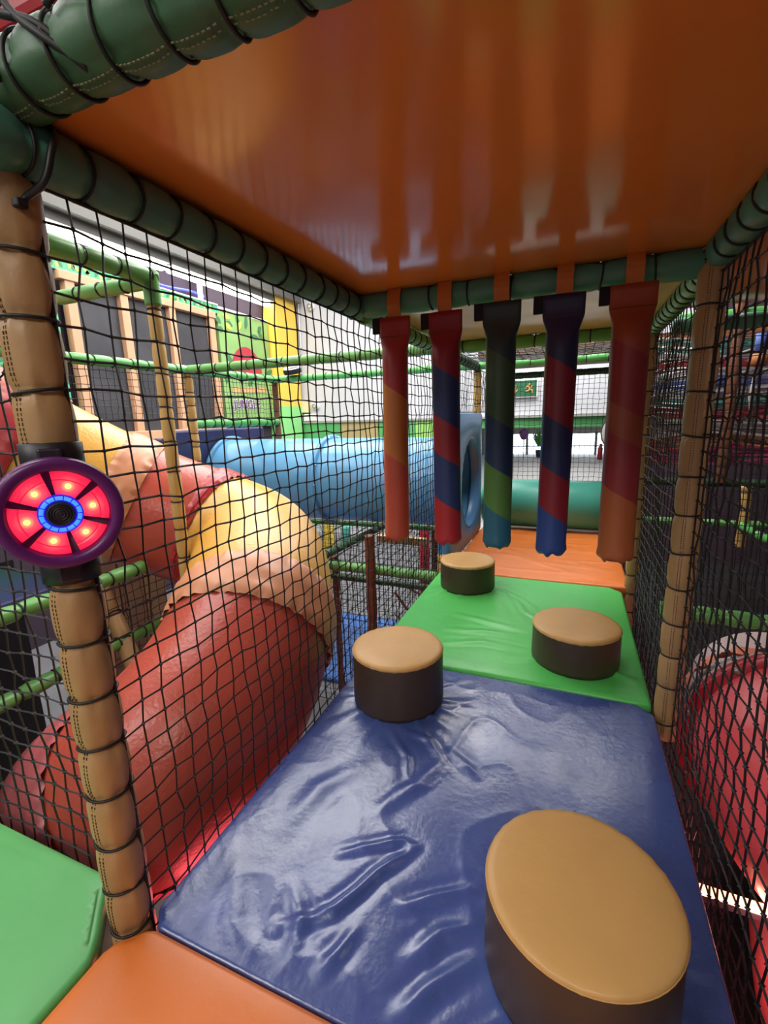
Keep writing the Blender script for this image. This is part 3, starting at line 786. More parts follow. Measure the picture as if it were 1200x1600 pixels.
padded('padded_brace', (-1.47, 1.04, .26), (-1.10, .90, -.14), .042, 'post_vinyl', 'slanting tan brace just right of the front post', 'post', 'tan padded posts', .16, 18, 5)

# ================================================================== CEILINGS of the bay
def ceil_pad(name, x0, x1, y0, y1, z, mname, label, amp, nx=50, ny=50, seed=0):
    root = empty(name, ((x0+x1)/2, (y0+y1)/2, z), label, 'ceiling pad')
    V = []; F = []
    for j in range(ny+1):
        for i in range(nx+1):
            x = x0+(x1-x0)*i/nx; y = y0+(y1-y0)*j/ny
            e = min(i, nx-i, j, ny-j)
            V.append((x, y, z+amp*noise.noise((x*1.7+seed, y*1.6, seed))+amp*.3*noise.noise((x*5, y*6, seed+2))+(.012 if e == 0 else 0)))
    for j in range(ny):
        for i in range(nx): a = j*(nx+1)+i; F.append((a, a+nx+1, a+nx+2, a+1))
    mk('underside', V, F, M[mname], root)
    bevel(MB().box((x0, y0, z+.02), (x1, y1, z+.08)).build('core', M['brown_board'], root), .01)
    return root
ceil_pad('ceiling_pad', -.05, 1.30, .012, 1.33, 1.626, 'orange_ceiling', 'large glossy orange ceiling pad over the blue mat', .004, 70, 70)
ceil_pad('ceiling_pad', -.04, 1.30, 1.335, 2.68, 1.612, 'tan_ceiling', 'glossy tan ceiling pad over the green mat, behind the hanging bags', .009, 40, 40, 4)
ceil_pad('ceiling_pad', 0, 1.27, 3.95, 5.22, 1.63, 'deck_brown', 'brown striped ceiling pad above the far end net', .006, 14, 14, 9)
ceil_pad('ceiling_pad', 0.1, .62, 4.0, 6.4, 2.35, 'deck_red', 'red deck pad seen high above the far bay', .006, 10, 10, 11)
ceil_pad('ceiling_pad', .64, 1.3, 4.0, 6.4, 2.35, 'deck_blue', 'blue deck pad seen high above the far bay', .006, 10, 10, 13)
ceil_pad('ceiling_pad', 1.36, 2.6, 1.32, 2.6, 1.66, 'orange_ceiling', 'orange ceiling pad of the neighbouring bay at upper right', .006, 20, 20, 15)

# ================================================================== NETS
net('safety_net', (0.0, .02, -.10), (0,1,0), (0,0,1), 2.60, 1.63, 'black knotted net along the left side of the blue and green mats', edge=(((0,0),(0,1)),))
net('safety_net', (-1.30, .075, -.12), (1,0,0), (0,0,1), 1.22, 1.70, 'grey knotted net left of the front post behind the pale green mat', rc=.0027, jit=.003)
net('safety_net', (1.268, -.75, -.62), (0,1,0), (0,0,1), 2.0, 2.16, 'black knotted net along the right side of the blue mat', rc=.0028)
net('safety_net', (1.275, 1.34, -.50), (0,1,0), (0,0,1), 1.28, 2.04, 'black knotted net along the right side of the green mat')
net('safety_net', (1.275, 2.66, -.10), (0,1,0), (0,0,1), 2.5, 1.62, 'black net on the right of the far orange mat', kn=False)
net('safety_net', (.10, 5.2, .0), (1,0,0), (0,0,1), 1.18, 1.54, 'fine black net closing the far end behind the teal roller', kn=False, rc=.0022)
net('safety_net', (0.0, 2.68, 1.15), (0,1,0), (0,0,1), 2.5, .40, 'black net above the blue ring panel on the left', kn=False)
net('ceiling_net', (.02, 2.66, 1.60), (1,0,0), (0,1,0), 1.23, 1.25, 'black net roof over the far orange mat', kn=False, sag=.05)
net('safety_net', (-1.30, 2.64, FZ+.02), (1,0,0), (0,0,1), 1.28, 1.26, 'fine net hanging below the low deck beam on the left', kn=False, rc=.0024)
net('safety_net', (-1.30, 2.64, -.02), (1,0,0), (0,0,1), 1.28, .34, 'fine net strip above the low deck beam under the blue tube', kn=False, rc=.0022)
net('safety_net', (-2.25, 1.35, 1.16), (0,1,0), (0,0,1), 2.55, .40, 'fine net strip between the two green beams in front of the timber screen', cell=.05, kn=False, rc=.0024)
net('safety_net', (-1.34, .80, -.25), (0,1,0), (0,0,1), .62, .58, 'fine net below the navy pad behind the front post', cell=.05, kn=False, rc=.0022)
net('safety_net', (-2.3, 3.95, -1.2), (1,0,0), (0,0,1), 2.3, 1.15, 'fine net on the far lower frame below the blue tube', cell=.06, kn=False, rc=.0026)
# rope ends and knots above the nearest beam
kn = empty('rope_lashing', (.05, .0, 1.72), 'dark frayed rope lashing and knots on top of the nearest green beam', 'rope')
def rope(pts, r, name='rope'):
    V, F = sweep(spline(pts, 6), r, 7, True); mk(name, V, F, M['cord'], kn)
rope([(-.16, -.03, 1.70), (-.05, -.055, 1.715), (.03, -.05, 1.70), (.10, -.04, 1.72), (.2, -.03, 1.74)], .0035)
rope([(-.10, -.03, 1.80), (-.02, -.05, 1.74), (.035, -.056, 1.695), (.06, -.056, 1.66), (.07, -.05, 1.62)], .0035)
rope([(.02, -.02, 1.80), (.045, -.05, 1.73), (.09, -.055, 1.695), (.16, -.05, 1.665), (.20, -.03, 1.63)], .006)
rope([(.07, -.03, 1.80), (.10, -.05, 1.72), (.13, -.055, 1.68), (.18, -.05, 1.64), (.22, -.025, 1.61)], .0055)
rope([(.15, -.03, 1.82), (.17, -.05, 1.73), (.21, -.057, 1.69), (.30, -.055, 1.67), (.36, -.045, 1.64)], .005)
rope([(.25, -.03, 1.80), (.26, -.05, 1.73), (.24, -.058, 1.69), (.20, -.06, 1.665)], .005)
rope([(-.02, -.05, 1.76), (.03, -.055, 1.74), (.08, -.05, 1.76), (.05, -.05, 1.80)], .0035)
kb = MB()
for c, r in (((.085, -.058, 1.715), .016), ((.035, -.056, 1.70), .011), ((-.03, -.055, 1.695), .011), ((.20, -.055, 1.73), .013), ((-.06, -.052, 1.715), .010)): kb.knot(c, r)
o = kb.build('knots', M['cord'], kn, smooth=True); ss = o.modifiers.new('s', 'SUBSURF'); ss.levels = 2; ss.render_levels = 2
fr = MB()
for i in range(26):
    b = Vector((.19+random.random()*.05, -.055, 1.73+random.random()*.03)); fr.bar(b, b+Vector((random.uniform(-.01, .02), -.008, random.uniform(-.05, -.01))), .0007, 3)
tag(fr.build('frayed_fibres', M['net_pale'], kn), kind='stuff')
# cable tie at the post head
ct = empty('cable_tie', (.0, .0, 1.48), 'black cable tie strap at the head of the front left post', 'strap')
V, F = sweep(spline([(.015, .05, 1.625), (.05, .035, 1.60), (.058, .02, 1.565), (.045, .01, 1.52), (.012, .0, 1.50), (.006, -.012, 1.485)], 6), .006, 8, True)
mk('strap', V, F, M['black_plastic'], ct)
bevel(MB().box((.0, -.022, 1.478), (.02, -.004, 1.492)).build('buckle', M['black_plastic'], ct), .003)

# ================================================================== HANGING BAGS
RED, DRED, NAVY, TEAL, GRN, ORG = (184, 66, 58), (140, 36, 50), (44, 62, 112), (36, 90, 104), (84, 132, 64), (186, 112, 52)
stripe_mat('bag_1', [(0, (164, 52, 52)), (.30, ORG), (.60, (184, 80, 58)), (1, RED)])
stripe_mat('bag_2', [(0, DRED), (.235, NAVY), (.44, (150, 42, 52)), (.60, NAVY), (.80, (172, 42, 48))])
stripe_mat('bag_3', [(0, (40, 64, 68)), (.20, (60, 92, 62)), (.46, (32, 58, 92)), (.66, GRN), (.84, (42, 104, 126))])
stripe_mat('bag_4', [(0, (40, 46, 82)), (.25, (130, 36, 50)), (.47, (38, 50, 94)), (.67, (138, 36, 50)), (.84, (44, 74, 140))])
stripe_mat('bag_5', [(0, (160, 72, 46)), (.22, (146, 50, 52)), (.44, (156, 76, 50)), (.55, (148, 50, 52)), (.76, (172, 94, 52))])
def bag(i, x, top, bot, r, hw, label, tilt):
    root = empty('hanging_bag', (x, 1.262, top), label, 'hanging bag', 'striped bags hanging from the beam')
    L = top-bot; n = 40; V = []; F = []
    sd = i*3.1
    zs = [0, .02, .045, .07, .085, .10, .12, .15, .19, .25]+[.25+(L-.25-.045)*k/14 for k in range(1, 15)]+[L-.040, L-.032, L-.024, L-.016, L-.009, L-.004, L-.001]
    for z in zs:
        f = min(1, max(0, (z-.06)/.10)); f = f*f*(3-2*f)
        if z <= .075: a, b = hw, .013
        else: a = hw+(r-hw)*min(1, f*1.6); b = .013+(r-.013)*f
        e = max(0, (z-(L-.045))/.045); e2 = max(0, (z-(L-.022))/.022); k = math.sqrt(max(.02, 1-e2**2.6*.42))*(1+.03*math.sin(PI*min(1, e)))
        for q in range(n):
            t = 2*PI*q/n; c, s = math.cos(t), math.sin(t)
            p = 1-.45*(1-f)
            xx = a*math.copysign(abs(c)**p, c); yy = b*math.copysign(abs(s)**p, s)
            g = 1+.014*noise.noise((c*2+sd, s*2, z*7))+(.045*e*math.cos(7*t+sd))
            V.append((xx*k*g, yy*k*g, -z+(.005*e2*math.cos(5*t+sd)+.004*e2*math.cos(9*t))))
    m = len(zs)
    for j in range(m-1):
        for q in range(n): F.append((j*n+q, (j+1)*n+q, (j+1)*n+(q+1) % n, j*n+(q+1) % n))
    F.append(tuple(range(n))); F.append(tuple((m-1)*n+q for q in reversed(range(n))))
    b = mk('bag_body', V, F, M['bag_%d' % i], root, local=True)
    o = MB().obox((0, -.0155, -.074), (hw*.95, 0, 0), (0, .0008, 0), (0, 0, .001)).build('header_stitch', M['stitch'], b, local=True)
    # webbing strap up and over the front of the beam
    pts = [(0, .0, -.02), (0, -.006, .02), (0, -.012, .045), (0, -.011, .065), (0, -.006, .085), (0, .004, .105), (0, .02, .122), (0, .05, .13)]
    V = []; F = []; w = .027
    for px, py, pz in pts:
        for sx in (-w, w):
            for dy in (0, .004): V.append((sx+(.004 if sx > 0 else -.004)*0, py-dy, pz))
    for j in range(len(pts)-1):
        a = j*4; c = a+4
        F += [(a+1, a+3, c+3, c+1), (a, c, c+2, a+2), (a, a+1, c+1, c), (a+2, c+2, c+3, a+3)]
    F += [(0, 2, 3, 1)]
    mk('strap', V, F, M['webbing'], root, local=True, smooth=False)
    bevel(MB().box((-hw-.032, -.006, -.058), (-hw+.012, .010, .002)).build('velcro_tab', M['velcro'], root, local=True), .003)
    root.rotation_euler = (0, tilt, 0)
    return root
bag(1, .181, 1.517, .603, .0525, .064, 'slim hanging bag striped red and amber, leftmost of the five', .012)
bag(2, .388, 1.517, .603, .0545, .066, 'hanging bag striped dark red and navy, second from the left', -.012)
bag(3, .600, 1.528, .606, .0545, .069, 'hanging bag striped green and dark teal, middle of the five', 0)
bag(4, .813, 1.529, .592, .055, .070, 'hanging bag striped navy and dark red, second from the right', .008)
bag(5, 1.027, 1.535, .588, .060, .072, 'hanging bag striped orange and red, rightmost and largest in view', -.004)

# ================================================================== GLOWING BUTTON on the front post
def light_button(c, r, label, yaw):
    root = empty('light_button', c, label, 'play button'); root.rotation_euler = (0, 0, math.radians(yaw)); cx = cy = cz = 0; c = (0, 0, 0)
    V, F = lathe([(r*.55, -.022), (r*.97, -.022), (r, -.014), (r, .012), (r*.985, .022), (r*.95, .028), (r*.80, .026), (r*.775, .022), (r*.765, .012), (r*.76, .008)], 64, '-y', c)
    mk('housing', V, F, M['purple_plastic'], root, local=True)
    V, F = lathe([(r*.765, .009), (r*.765, .006), (0, .006)], 48, '-y', c); mk('back_plate', V, F, M['dark_plastic'], root, local=True)
    a0 = math.radians(40)
    for k in range(6):
        s = a0+k*PI/3+math.radians(5); w = PI/3-math.radians(10)
        V, F = lathe([(r*.345, .008), (r*.345, .013), (r*.60, .0145), (r*.61, .013)], 12, '-y', c, w, s)
        seg = mk('lens_segment', V, F, M['lens_red'], root, local=True)
        V, F = lathe([(r*.612, .013), (r*.62, .0155), (r*.745, .0145), (r*.755, .009)], 12, '-y', c, w, s)
        mk('outer_lens', V, F, M['lens_red'], seg, local=True)
        V, F = lathe([(r*.596, .0148), (r*.606, .0165), (r*.616, .0148)], 12, '-y', c, w, s)
        mk('lens_rib', V, F, M['lens_red_dim'], seg, local=True)
        am = s+w/2; q = (cx+r*.505*math.cos(am), cy-.0145, cz+r*.505*math.sin(am))
        V, F = lathe([(0, .002), (.003, .0018), (.0046, .0008), (.005, 0)], 16, '-y', q); mk('led_spot', V, F, M['led_yellow'], seg, local=True)
    V, F = lathe([(r*.345, .01), (r*.345, .019), (r*.325, .021), (r*.235, .021), (r*.225, .019)], 48, '-y', c); mk('hub_ring', V, F, M['led_blue_dark'], root, local=True)
    for k in range(14):
        V, F = lathe([(r*.25, .0205), (r*.255, .0235), (r*.315, .0235), (r*.32, .0205)], 5, '-y', c, 2*PI/14-.06, 2*PI*k/14)
        mk('blue_led_segment', V, F, M['led_white_blue'], root, local=True)
    V, F = lathe([(r*.232, .018), (r*.20, .024), (0, .026)], 40, '-y', c); sp = mk('speaker_cap', V, F, M['dark_plastic'], root, local=True)
    for q in (.06, .105, .15, .185):
        V, F = torus(r*q, .0018, 32, 5)
        V = [(x+cx, -z+cy-.0245, y+cz) for x, y, z in V]; mk('grill_ring', V, F, M['black_plastic'], sp, local=True)
    return root
emit('led_blue_dark', (40, 30, 220), .7, (40, 20, 120))
light_button((.021, -.040, .977), .099, 'round purple play button with glowing red lens and blue ring on the front post', 58)
for z0, z1, lab in ((1.035, 1.100, 'black clamp band on the front post just above the glowing button'), (.833, .885, 'black clamp band on the front post just below the glowing button')):
    b = empty('clamp_band', (-.038, 0, z0), lab, 'clamp')
    V, F = lathe([(.0455, z0), (.0505, z0+.002), (.0505, z1-.002), (.0455, z1)], 40, 'z', (-.038, 0, 0)); mk('band', V, F, M['black_plastic'], b)
    q = MB().obox((-.010, -.022, (z0+z1)/2), (.016, -.010, 0), (.010, .016, 0), (0, 0, (z1-z0)*.35)).build('bracket', M['dark_plastic'], b); bevel(q, .004)
# the other buttons seen edge on
def far_button(c, r, axis, label):
    root = empty('light_button', c, label, 'play button')
    def orient(V):
        if axis == 'z': return [(x+c[0], y+c[1]-z*.3, z*.95+c[2]+y*.3) for x, y, z in V]
        if axis == 'x': return [(z+c[0], x+c[1], y+c[2]) for x, y, z in V]
        return [(x+c[0], -z+c[1], y+c[2]) for x, y, z in V]
    V, F = lathe([(0, -.03), (r*.9, -.03), (r, -.02), (r, .012), (r*.95, .025)], 32); mk('housing', orient(V), F, M['black_plastic'], root)
    V, F = lathe([(r*.95, .024), (r*.9, .03), (r*.78, .03), (r*.75, .022)], 32); mk('white_rim', orient(V), F, M['print_white'], root)
    V, F = lathe([(r*.75, .02), (0, .026)], 32); mk('lens', orient(V), F, M['dark_plastic'], root)
far_button((-2.0, 3.88, 1.655), .10, 'z', 'black round button lying on the far green beam by the yellow pillar')
far_button((1.255, 3.83, .945), .172, 'y', 'black round button on a far right post, mostly hidden by the orange bag')
padded('padded_post', (1.285, 3.92, FZ), (1.285, 3.92, 1.53), .038, 'post_far', 'tan post carrying the black button hidden behind the orange bag', 'post', 'tan padded posts', .15, 14, 4)

# ================================================================== TUBE SLIDE on the left
def tube_slide():
    root = empty('tube_slide', (-.9, .8, FZ), 'red, orange and yellow tube slide winding past the left net', 'tube slide')
    ctr = [(-2.85,.35,1.72),(-2.38,.62,1.40),(-1.98,.92,1.07),(-1.68,1.20,.80),(-1.42,1.42,.61),(-1.12,1.57,.47),(-.79,1.50,.37),(-.50,1.10,.235),(-.41,.78,.06),(-.46,.55,-.09),(-.63,.46,-.23),(-.93,.52,-.43),(-1.18,.66,-.75)]
    P = spline(ctr, 10); n = len(P)
    R = .365
    # arc of sections: index ranges along the spline (10 per control span)
    secs = [(0, 23, 'slide_red'), (23, 35, 'slide_yellow'), (35, 50, 'slide_red'), (50, 72, 'slide_yellow'), (72, 99, 'slide_red'), (99, n-1, 'collar_mauve')]
    for a, b, m in secs:
        V, F = sweep(P[a:b+1], R, 48); mk('tube_section', V, F, M[m], root)
    def collar(i0, i1, m, amp=.012, rr=.385):
        # gathered fabric sleeve over a joint
        pts = P[i0:i1+1]; fine = []
        for a, b in zip(pts, pts[1:]):
            for k in range(3): fine.append(a.lerp(b, k/3))
        fine.append(pts[-1]); k = len(fine)
        sd = random.uniform(0, 20)
        def rf(i, a, r):
            e = abs(2*i/(k-1)-1); edge = max(0, (e-.45)/.55)
            ruf = math.sin(31*a+sd)+.8*math.sin(47*a+sd*2+i*.2)+1.2*noise.noise((math.cos(a)*9+sd, math.sin(a)*9, i*.3))
            soft = noise.noise((math.cos(a)*3+sd, math.sin(a)*3, i*.25))
            return r*(1-.030*edge**2)+amp*(.42*edge*ruf+.6*(1-edge)*soft)
        V, F = sweep(fine, rr, 150, False, rf); mk('fabric_collar', V, F, M[m], root)
    collar(32, 37, 'collar_orange')
    collar(47, 51, 'collar_red')
    collar(70, 75, 'collar_orange')
    collar(97, 103, 'collar_mauve')
    collar(20, 24, 'collar_red')
    return root
tube_slide()

# ================================================================== BLUE TUBE and its ring panel
bt = empty('crawl_tube', (-1.3, 3.5, .1), 'sky blue crawl tube running left from the blue ring panel', 'crawl tube')
TY, TZ, TR = 3.48, .535, .405
V, F = sweep([(-.047, TY, TZ), (-.8, TY, TZ), (-1.34, TY, TZ)], TR, 64); mk('tube_section', V, F, M['tube_blue'], bt)
V, F = sweep([(-1.34, TY, TZ), (-1.9, TY, TZ), (-2.57, TY, TZ)], TR, 64); mk('tube_section', V, F, M['tube_blue'], bt)
def flange(x, w, parent, m):
    V, F = lathe([(TR*.99, x-w), (TR+.035, x-w), (TR+.038, x), (TR+.035, x+w), (TR*.99, x+w)], 64, 'x', (0, TY, TZ)); mk('flange', V, F, M[m], parent)
flange(-1.34, .016, bt, 'tube_blue'); flange(-2.575, .018, bt, 'tube_blue')
bb = MB()
for k in range(14):
    a = 2*PI*k/14; bb.knot((-1.318, TY+(TR+.018)*math.cos(a), TZ+(TR+.018)*math.sin(a)), .010)
tag(bb.build('flange_bolts', M['steel_bolt'], bt), kind='stuff')
rp = empty('ring_panel', (.03, 3.3, 0), 'square padded blue panel with a round tunnel hole beside the far orange mat', 'tunnel panel')
def ring_panel():
    y0, y1, z0, z1, cy, cz, rh = 2.68, 3.93, .0, 1.142, 3.46, .54, .395
    n = 64; V = []; F = []
    def sq(a):
        c, s = math.cos(a), math.sin(a)
        ty = ((y1-cy) if c > 0 else (cy-y0))/max(abs(c), 1e-6); tz = ((z1-cz) if s > 0 else (cz-z0))/max(abs(s), 1e-6)
        t = min(ty, tz); return cy+c*t, cz+s*t
    angs = sorted([2*PI*k/n for k in range(n)]+[math.atan2(z-cz, y-cy) % (2*PI) for y in (y0, y1) for z in (z0, z1)])
    n = len(angs)
    rings = []
    def add(fn, x):
        rings.append(len(V))
        for a in angs: q = fn(a); V.append((x+(q[2] if len(q) > 2 else 0), q[0], q[1]))
    xf, xb = .055, -.045
    lerp = lambda a, t: tuple(u*(1-t)+v*t for u, v in zip((cy+rh*math.cos(a), cz+rh*math.sin(a)), sq(a)))
    add(lambda a: (cy+(rh)*math.cos(a), cz+(rh)*math.sin(a)), xb)
    add(lambda a: (cy+(rh)*math.cos(a), cz+(rh)*math.sin(a)), xf-.02)
    add(lambda a: (cy+(rh+.006)*math.cos(a), cz+(rh+.006)*math.sin(a)), xf-.006)
    add(lambda a: (cy+(rh+.02)*math.cos(a), cz+(rh+.02)*math.sin(a), .003*math.sin(30*a)), xf)
    add(lambda a: lerp(a, .45), xf+.004)
    add(lambda a: lerp(a, .93), xf)
    add(lambda a: lerp(a, .99), xf-.012)
    add(lambda a: lerp(a, 1), xf-.025)
    add(lambda a: lerp(a, 1), xb)
    for i, j in zip(rings, rings[1:]):
        for k in range(n): F.append((i+k, j+k, j+(k+1) % n, i+(k+1) % n))
    for k in range(n): F.append((rings[-1]+k, rings[0]+k, rings[0]+(k+1) % n, rings[-1]+(k+1) % n))
    mk('pad', V, F, M['panel_blue'], rp)
ring_panel()
V, F = lathe([(.392, -.03), (.400, .052), (.388, .052), (.380, -.03)], 64, 'x', (0, 3.46, .54)); mk('hole_lining', V, F, M['panel_blue'], rp)
np_ = empty('navy_panel', (-2.32, 3.2, 0), 'navy padded panel behind the left end of the blue tube', 'panel')
bevel(MB().box((-2.66, 2.66, -.1), (-2.60, 4.1, 1.06)).build('pad', M['navy'], np_), .02)
bevel(MB().box((-2.66, 2.52, -.1), (-2.60, 2.60, 1.0)).build('side_strip', M['navy'], np_), .02)
# teal roller
tr = empty('roller', (.7, 4.12, 0), 'teal padded roller lying across the end of the far orange mat', 'roller')
V, F = sweep([(.042, 4.16, .244), (.08, 4.16, .244), (.7, 4.16, .244), (1.20, 4.16, .244), (1.24, 4.16, .244)], [.19, .236, .236, .236, .19], 48, True); mk('cover', V, F, M['teal'], tr)
V, F = sweep([(.04, 4.16, .244), (1.255, 4.16, .244)], .02, 12, True); mk('axle', V, F, M['steel_bolt'], tr)
pk = empty('pink_pad', (1.3, 4.7, .4), 'pink wedge pad at the right far post behind the orange bag', 'pad')
bevel(MB().add([(1.18,4.95,.62),(1.5,4.95,.62),(1.5,4.95,.30),(1.30,4.95,.36),(1.18,5.02,.62),(1.5,5.02,.62),(1.5,5.02,.30),(1.30,5.02,.36)], [(0,3,2,1),(4,5,6,7),(0,1,5,4),(1,2,6,5),(2,3,7,6),(3,0,4,7)]).build('cover', M['pink_pad'], pk), .01)

# ================================================================== LOWER LEFT background
for x0, x1, y0, y1, z, m, lab in ((-2.5, -1.30, -.6, .80, .36, 'navy', 'navy deck pad behind the glowing button'),):
    r = empty('deck_pad', ((x0+x1)/2, (y0+y1)/2, z), lab, 'pad'); bevel(MB().box((x0, y0, z-.02), (x1, y1, z+.05)).build('cover', M[m], r), .015)
r = empty('board_wall', (-2.1, 1.7, -.8), 'brown boards behind the low rail, below the red slide', 'panel')
for k in range(3):
    bevel(MB().box((-2.32, 1.52+k*.21, -.9), (-2.28, 1.52+k*.21+.20, .33)).build('board', M['brown_board' if k < 2 else 'ply'], r), .006)
r = empty('floor_pad', (-1.3, 3.9, FZ), 'blue floor pad on the hall floor under the blue tube', 'floor mat')
bevel(MB().box((-2.3, 2.9, FZ), (-.2, 4.3, FZ+.05)).build('cover', M['blue_floor'], r), .02)
r = empty('dark_skirt', (-1.9, -.2, -.6), 'black cloth hanging behind the grey net at lower left', 'cloth')  # added sheet that keeps light out of the lower left
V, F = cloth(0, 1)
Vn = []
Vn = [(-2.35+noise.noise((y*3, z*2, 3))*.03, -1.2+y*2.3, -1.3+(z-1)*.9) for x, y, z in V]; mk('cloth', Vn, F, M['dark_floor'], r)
r = empty('crate_pad', (-1.75, .2, -.9), 'brown padded drum in the dark behind the grey net', 'pad')
V, F = sweep([(-2.0, -.12, -.82), (-1.88, -.12, -.80), (-1.60, -.10, -.80), (-1.48, -.10, -.82)], [.24, .27, .27, .24], 28, True); mk('cover', V, F, M['brown_board'], r)
# small things on the far lower level
for x, y, z0, z1, w, m, nm, lab in ((-.84, 4.9, -1.3, -.02, .13, 'red_pad', 'padded_column', 'red padded column far below, right of the brown posts'),
        (-2.30, 5.0, -1.2, -.05, .17, 'yellow_pad', 'padded_column', 'yellow padded column far behind the yellow slide bend'),
        (-.66, 4.9, -1.3, -.02, .12, 'red_pad', 'padded_column', 'slim red column beside the other far red one'),
        (-2.02, 5.0, -.62, -.35, .13, 'teal', 'padded_column', 'small teal pad far behind under the blue tube')):
    r = empty(nm, (x, y, z0), lab, 'column'); V, F = sweep([(x, y, z0), (x, y, z0+.02), (x, y, z1-.02), (x, y, z1)], [w*.42, w*.5, w*.5, w*.42], 14, True); mk('cover', V, F, M[m], r)
r = empty('wooden_crossbar', (-.8, 4.03, -.2), 'yellow tan crossbar under the blue tube', 'beam')
bevel(MB().box((-1.12, 4.0, -.245), (-.55, 4.06, -.165)).build('bar', M['mural_tan'], r), .01)
# rope web below deck
rw = empty('rope_web', (-.4, 3.4, -.9), 'dark knotted rope web hanging far below the deck beam', 'net')
for k in range(7):
    a = (-.9+random.random()*.9, 3.4+random.random()*.3, -.1-random.random()*.9); b = (-.7+random.random()*.7, 3.4+random.random()*.3, -.1-random.random()*.9)
    mid = ((a[0]+b[0])/2, (a[1]+b[1])/2, (a[2]+b[2])/2-.1)
    V, F = sweep(spline([a, mid, b], 5), .014, 7, True); mk('rope', V, F, M['collar_mauve' if k % 2 else 'post_brown'], rw)

# ================================================================== RIGHT SIDE
rs = empty('tube_slide', (1.8, 1.2, FZ), 'glossy red tube slide elbow with a bolted rim behind the right net', 'tube slide')
RP = spline([(1.97, 2.4, -.50), (1.85, 1.92, -.45), (1.77, 1.50, -.225), (1.81, 1.26, -.28), (1.98, 1.08, -.37), (2.3, .99, -.47), (2.9, .97, -.62)], 8)
V, F = sweep(RP[0:17], .385, 48); mk('pale_section', V, F, M['slide_grey'], rs)
V, F = sweep(RP[16:], .395, 48); mk('red_section', V, F, M['slide_pink'], rs)
def ringat(i, r0, r1, w, m, nm):
    p = RP[i]; d = (RP[i+1]-RP[i-1]).normalized()
    path = [p-d*w, p-d*w, p-d*w*.6, p+d*w*.6, p+d*w, p+d*w]
    V, F = sweep([p-d*w*1.0001, p-d*w, p-d*w*.8, p+d*w*.8, p+d*w, p+d*w*1.0001], [r0, r1*.99, r1, r1, r1*.99, r0], 56); return mk(nm, V, F, M[m], rs)
rim = ringat(17, .39, .432, .022, 'slide_rim', 'rim')
p = RP[17]; d = (RP[18]-RP[16]).normalized(); u = d.orthogonal().normalized(); w = d.cross(u)
for k in range(10):
    a = 2*PI*k/10+.2; q = p+d*.024+(u*math.cos(a)+w*math.sin(a))*.413
    V, F = sweep([q-d*.01, q+d*.004, q+d*.010], [.016, .016, .009], 10, True); mk('bolt', V, F, M['steel_bolt'], rim)
def rs_collar():
    pts = RP[6:12]
    sd = 3
    def rf(i, a, r): return r+.012*math.sin(17*a+i*.8)+.02*noise.noise((math.cos(a)*4, math.sin(a)*4, i*.5))
    V, F = sweep(pts, .42, 90, False, rf); mk('fabric_collar', V, F, M['slide_orange'], rs)
rs_collar()
rl = empty('floor_light', (1.55, 1.1, -.62), 'bright warm red lamp strip glowing below the red slide at right', 'lamp')  # added glowing bar in place of lit floor, no real lamp
MB().obox((1.52, 1.12, -.62), (.17, -.005, .0), (0, .025, 0), (0, 0, .014)).build('housing', M['dark_plastic'], rl)
MB().obox((1.52, 1.115, -.603), (.16, -.005, .0), (0, .020, 0), (0, 0, .006)).build('diffuser', M['floor_lamp_red'], rl)  # housing and diffuser only carry the made-up floor glow
def lamp_point(name, loc, power, color, size=.1):
    l = bpy.data.lights.new(name, 'POINT'); l.energy = power; l.color = color; l.shadow_soft_size = size
    o = bpy.data.objects.new(name, l); COL.objects.link(o); o.location = loc
lamp_point('floor_light_glow', (1.55, 1.05, -.58), 3.0, (1, .45, .35))  # added point light, throws the strip's glow onto the slide
lamp_point('under_deck_glow', (-.12, .50, -.80), 17.0, (1, .10, .13), .3)
padded('padded_beam', (1.32, 1.98, .13), (2.6, 1.98, .10), .040, 'beam_green', 'green beam crossing behind the right net above the red slide', 'beam', 'green padded beams', .14, 18, 4)
padded('padded_beam', (1.34, 3.9, .185), (2.9, 3.9, .195), .030, 'beam_green', 'farther green beam behind the right net at mid height', 'beam', 'green padded beams', .2, 14, 4)
padded('padded_beam', (2.15, 3.85, .19), (2.75, 3.4, -.12), .034, 'beam_bright', 'slanting green brace behind the right net', 'beam', 'green padded beams', .12, 14, 4)
padded('padded_beam', (1.36, 2.62, 1.585), (2.7, 2.62, 1.58), .042, 'beam_dark', 'dark green beam across the back of the neighbouring bay at upper right', 'beam', 'green padded beams', .14, 16, 4)
padded('padded_post', (2.18, 3.9, .0), (2.18, 3.9, .50), .040, 'post_far', 'short tan post between the two dark rails behind the right net', 'post', 'tan padded posts', .15, 14, 4)
padded('padded_post', (1.72, 3.2, FZ), (1.72, 3.2, .6), .024, 'post_far', 'thin tan post behind the right net', 'post', 'tan padded posts', .2, 12, 4)
padded('padded_post', (2.33, 5.2, .35), (2.33, 5.2, 2.2), .05, 'post_brown', 'tall brown post beside the coloured strap web', 'post', 'brown padded posts', .18, 14, 4)  # tan post; its dimness is put into the brown colour
padded('padded_beam', (1.4, 5.3, .34), (4.2, 5.3, .34), .045, 'beam_olive', 'dark green rail below the coloured strap web', 'beam', 'green padded beams', .2, 12, 4)
padded('padded_beam', (1.4, 5.3, 2.05), (4.2, 5.3, 2.05), .04, 'beam_bright', 'pale green rail above the coloured strap web', 'beam', 'green padded beams', .2, 12, 4)
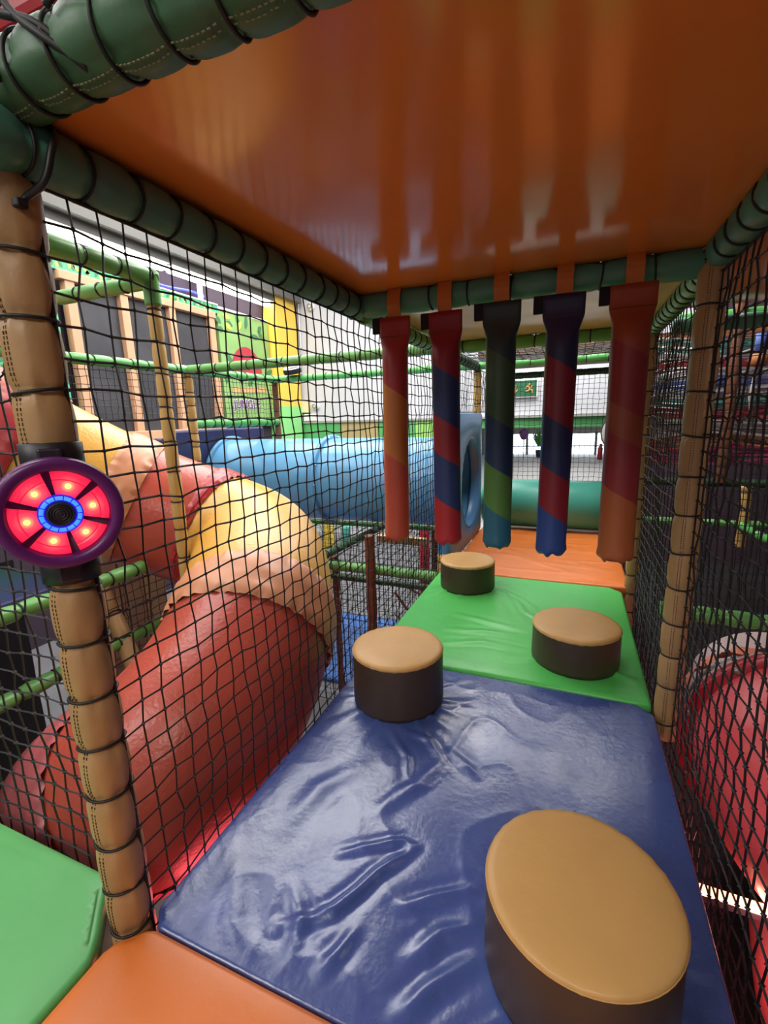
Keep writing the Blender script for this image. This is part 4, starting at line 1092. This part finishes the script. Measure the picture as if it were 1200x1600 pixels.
# strap web tower
st = empty('strap_web', (2.6, 5.6, .4), 'tower of stacked coloured elastic straps behind the right net', 'climbing web')
cols = ['strap_pink', 'strap_pink', 'strap_orange', 'strap_white', 'strap_white', 'strap_red', 'strap_teal', 'strap_white', 'strap_blue', 'strap_white', 'strap_red', 'strap_white', 'strap_teal', 'strap_orange']
for k, c in enumerate(cols):
    z = .55+k*.105; mb = MB()
    for q in range(9):
        y = 5.4+q*.15; zz = z+random.uniform(-.045, .045)
        prev = None
        for t in range(9):
            x = 1.45+t*.34; pnt = Vector((x, y+random.uniform(-.03, .03), zz+.03*math.sin(x*5+k)+random.uniform(-.012, .012)))
            if prev is not None: mb.obox((prev+pnt)/2, (pnt-prev)/2, (0, .005, 0), (0, 0, .0095))
            prev = pnt
    for t in range(9):
        x = 1.5+t*.34; mb.obox((x, 6.0, z), (.012, 0, 0), (0, .6, 0), (0, 0, .008))
    tag(mb.build('strap_layer', M[c], st), kind='stuff')
hang = empty('hanging_toy', (2.06, 3.6, 1.2), 'small blue and orange dangling rope toy behind the right net', 'toy')
V, F = sweep([(2.06, 3.6, 1.63), (2.06, 3.6, 1.50)], [.03, .03], 10, True); mk('blue_grip', V, F, M['strap_blue'], hang)
V, F = lathe([(0, -.05), (.05, -.04), (.06, 0), (.05, .04), (0, .05)], 14, 'z', (2.06, 3.6, 1.45)); mk('orange_ball', V, F, M['strap_orange'], hang)
V, F = sweep([(2.06, 3.6, 1.41), (2.04, 3.6, 1.2), (2.07, 3.6, 1.0)], .012, 8, True); mk('rope', V, F, M['strap_white'], hang)
net('safety_net', (1.34, 3.3, -1.2), (1,0,0), (0,0,1), 1.24, 2.9, 'fine black net deeper inside the neighbouring bay at right', cell=.06, kn=False, rc=.0028)
net('safety_net', (2.62, 1.45, -1.2), (0,1,0), (0,0,1), 1.9, 2.8, 'black net on the far side of the neighbouring bay at right', cell=.06, kn=False, rc=.003)
r = empty('floor_pad', (2.4, 1.2, FZ), 'dark floor pad on the hall floor below the red slide', 'floor mat')
bevel(MB().box((1.3, -2.2, FZ), (6.1, 7.9, FZ+.05)).build('cover', M['dark_floor'], r), .02)  # dark cover puts the shade of the unlit floor into the colour
r = empty('slide_foot', (1.55, .1, -.9), 'small piece of red slide at the bottom right corner', 'tube slide')
V, F = sweep(spline([(1.76, 1.35, -.92), (1.69, 1.02, -.90), (1.71, .7, -1.0)], 8), .13, 32, True); mk('tube_section', V, F, M['slide_pink'], r)
# spare bits behind the front beam, top left
r = empty('upper_pad', (-.5, .6, 1.95), 'dark red pad above the nearest beam in the top left corner', 'pad')
bevel(MB().box((-.75, .25, 2.0), (-.05, 1.2, 2.08)).build('cover', M['collar_red'], r), .02)
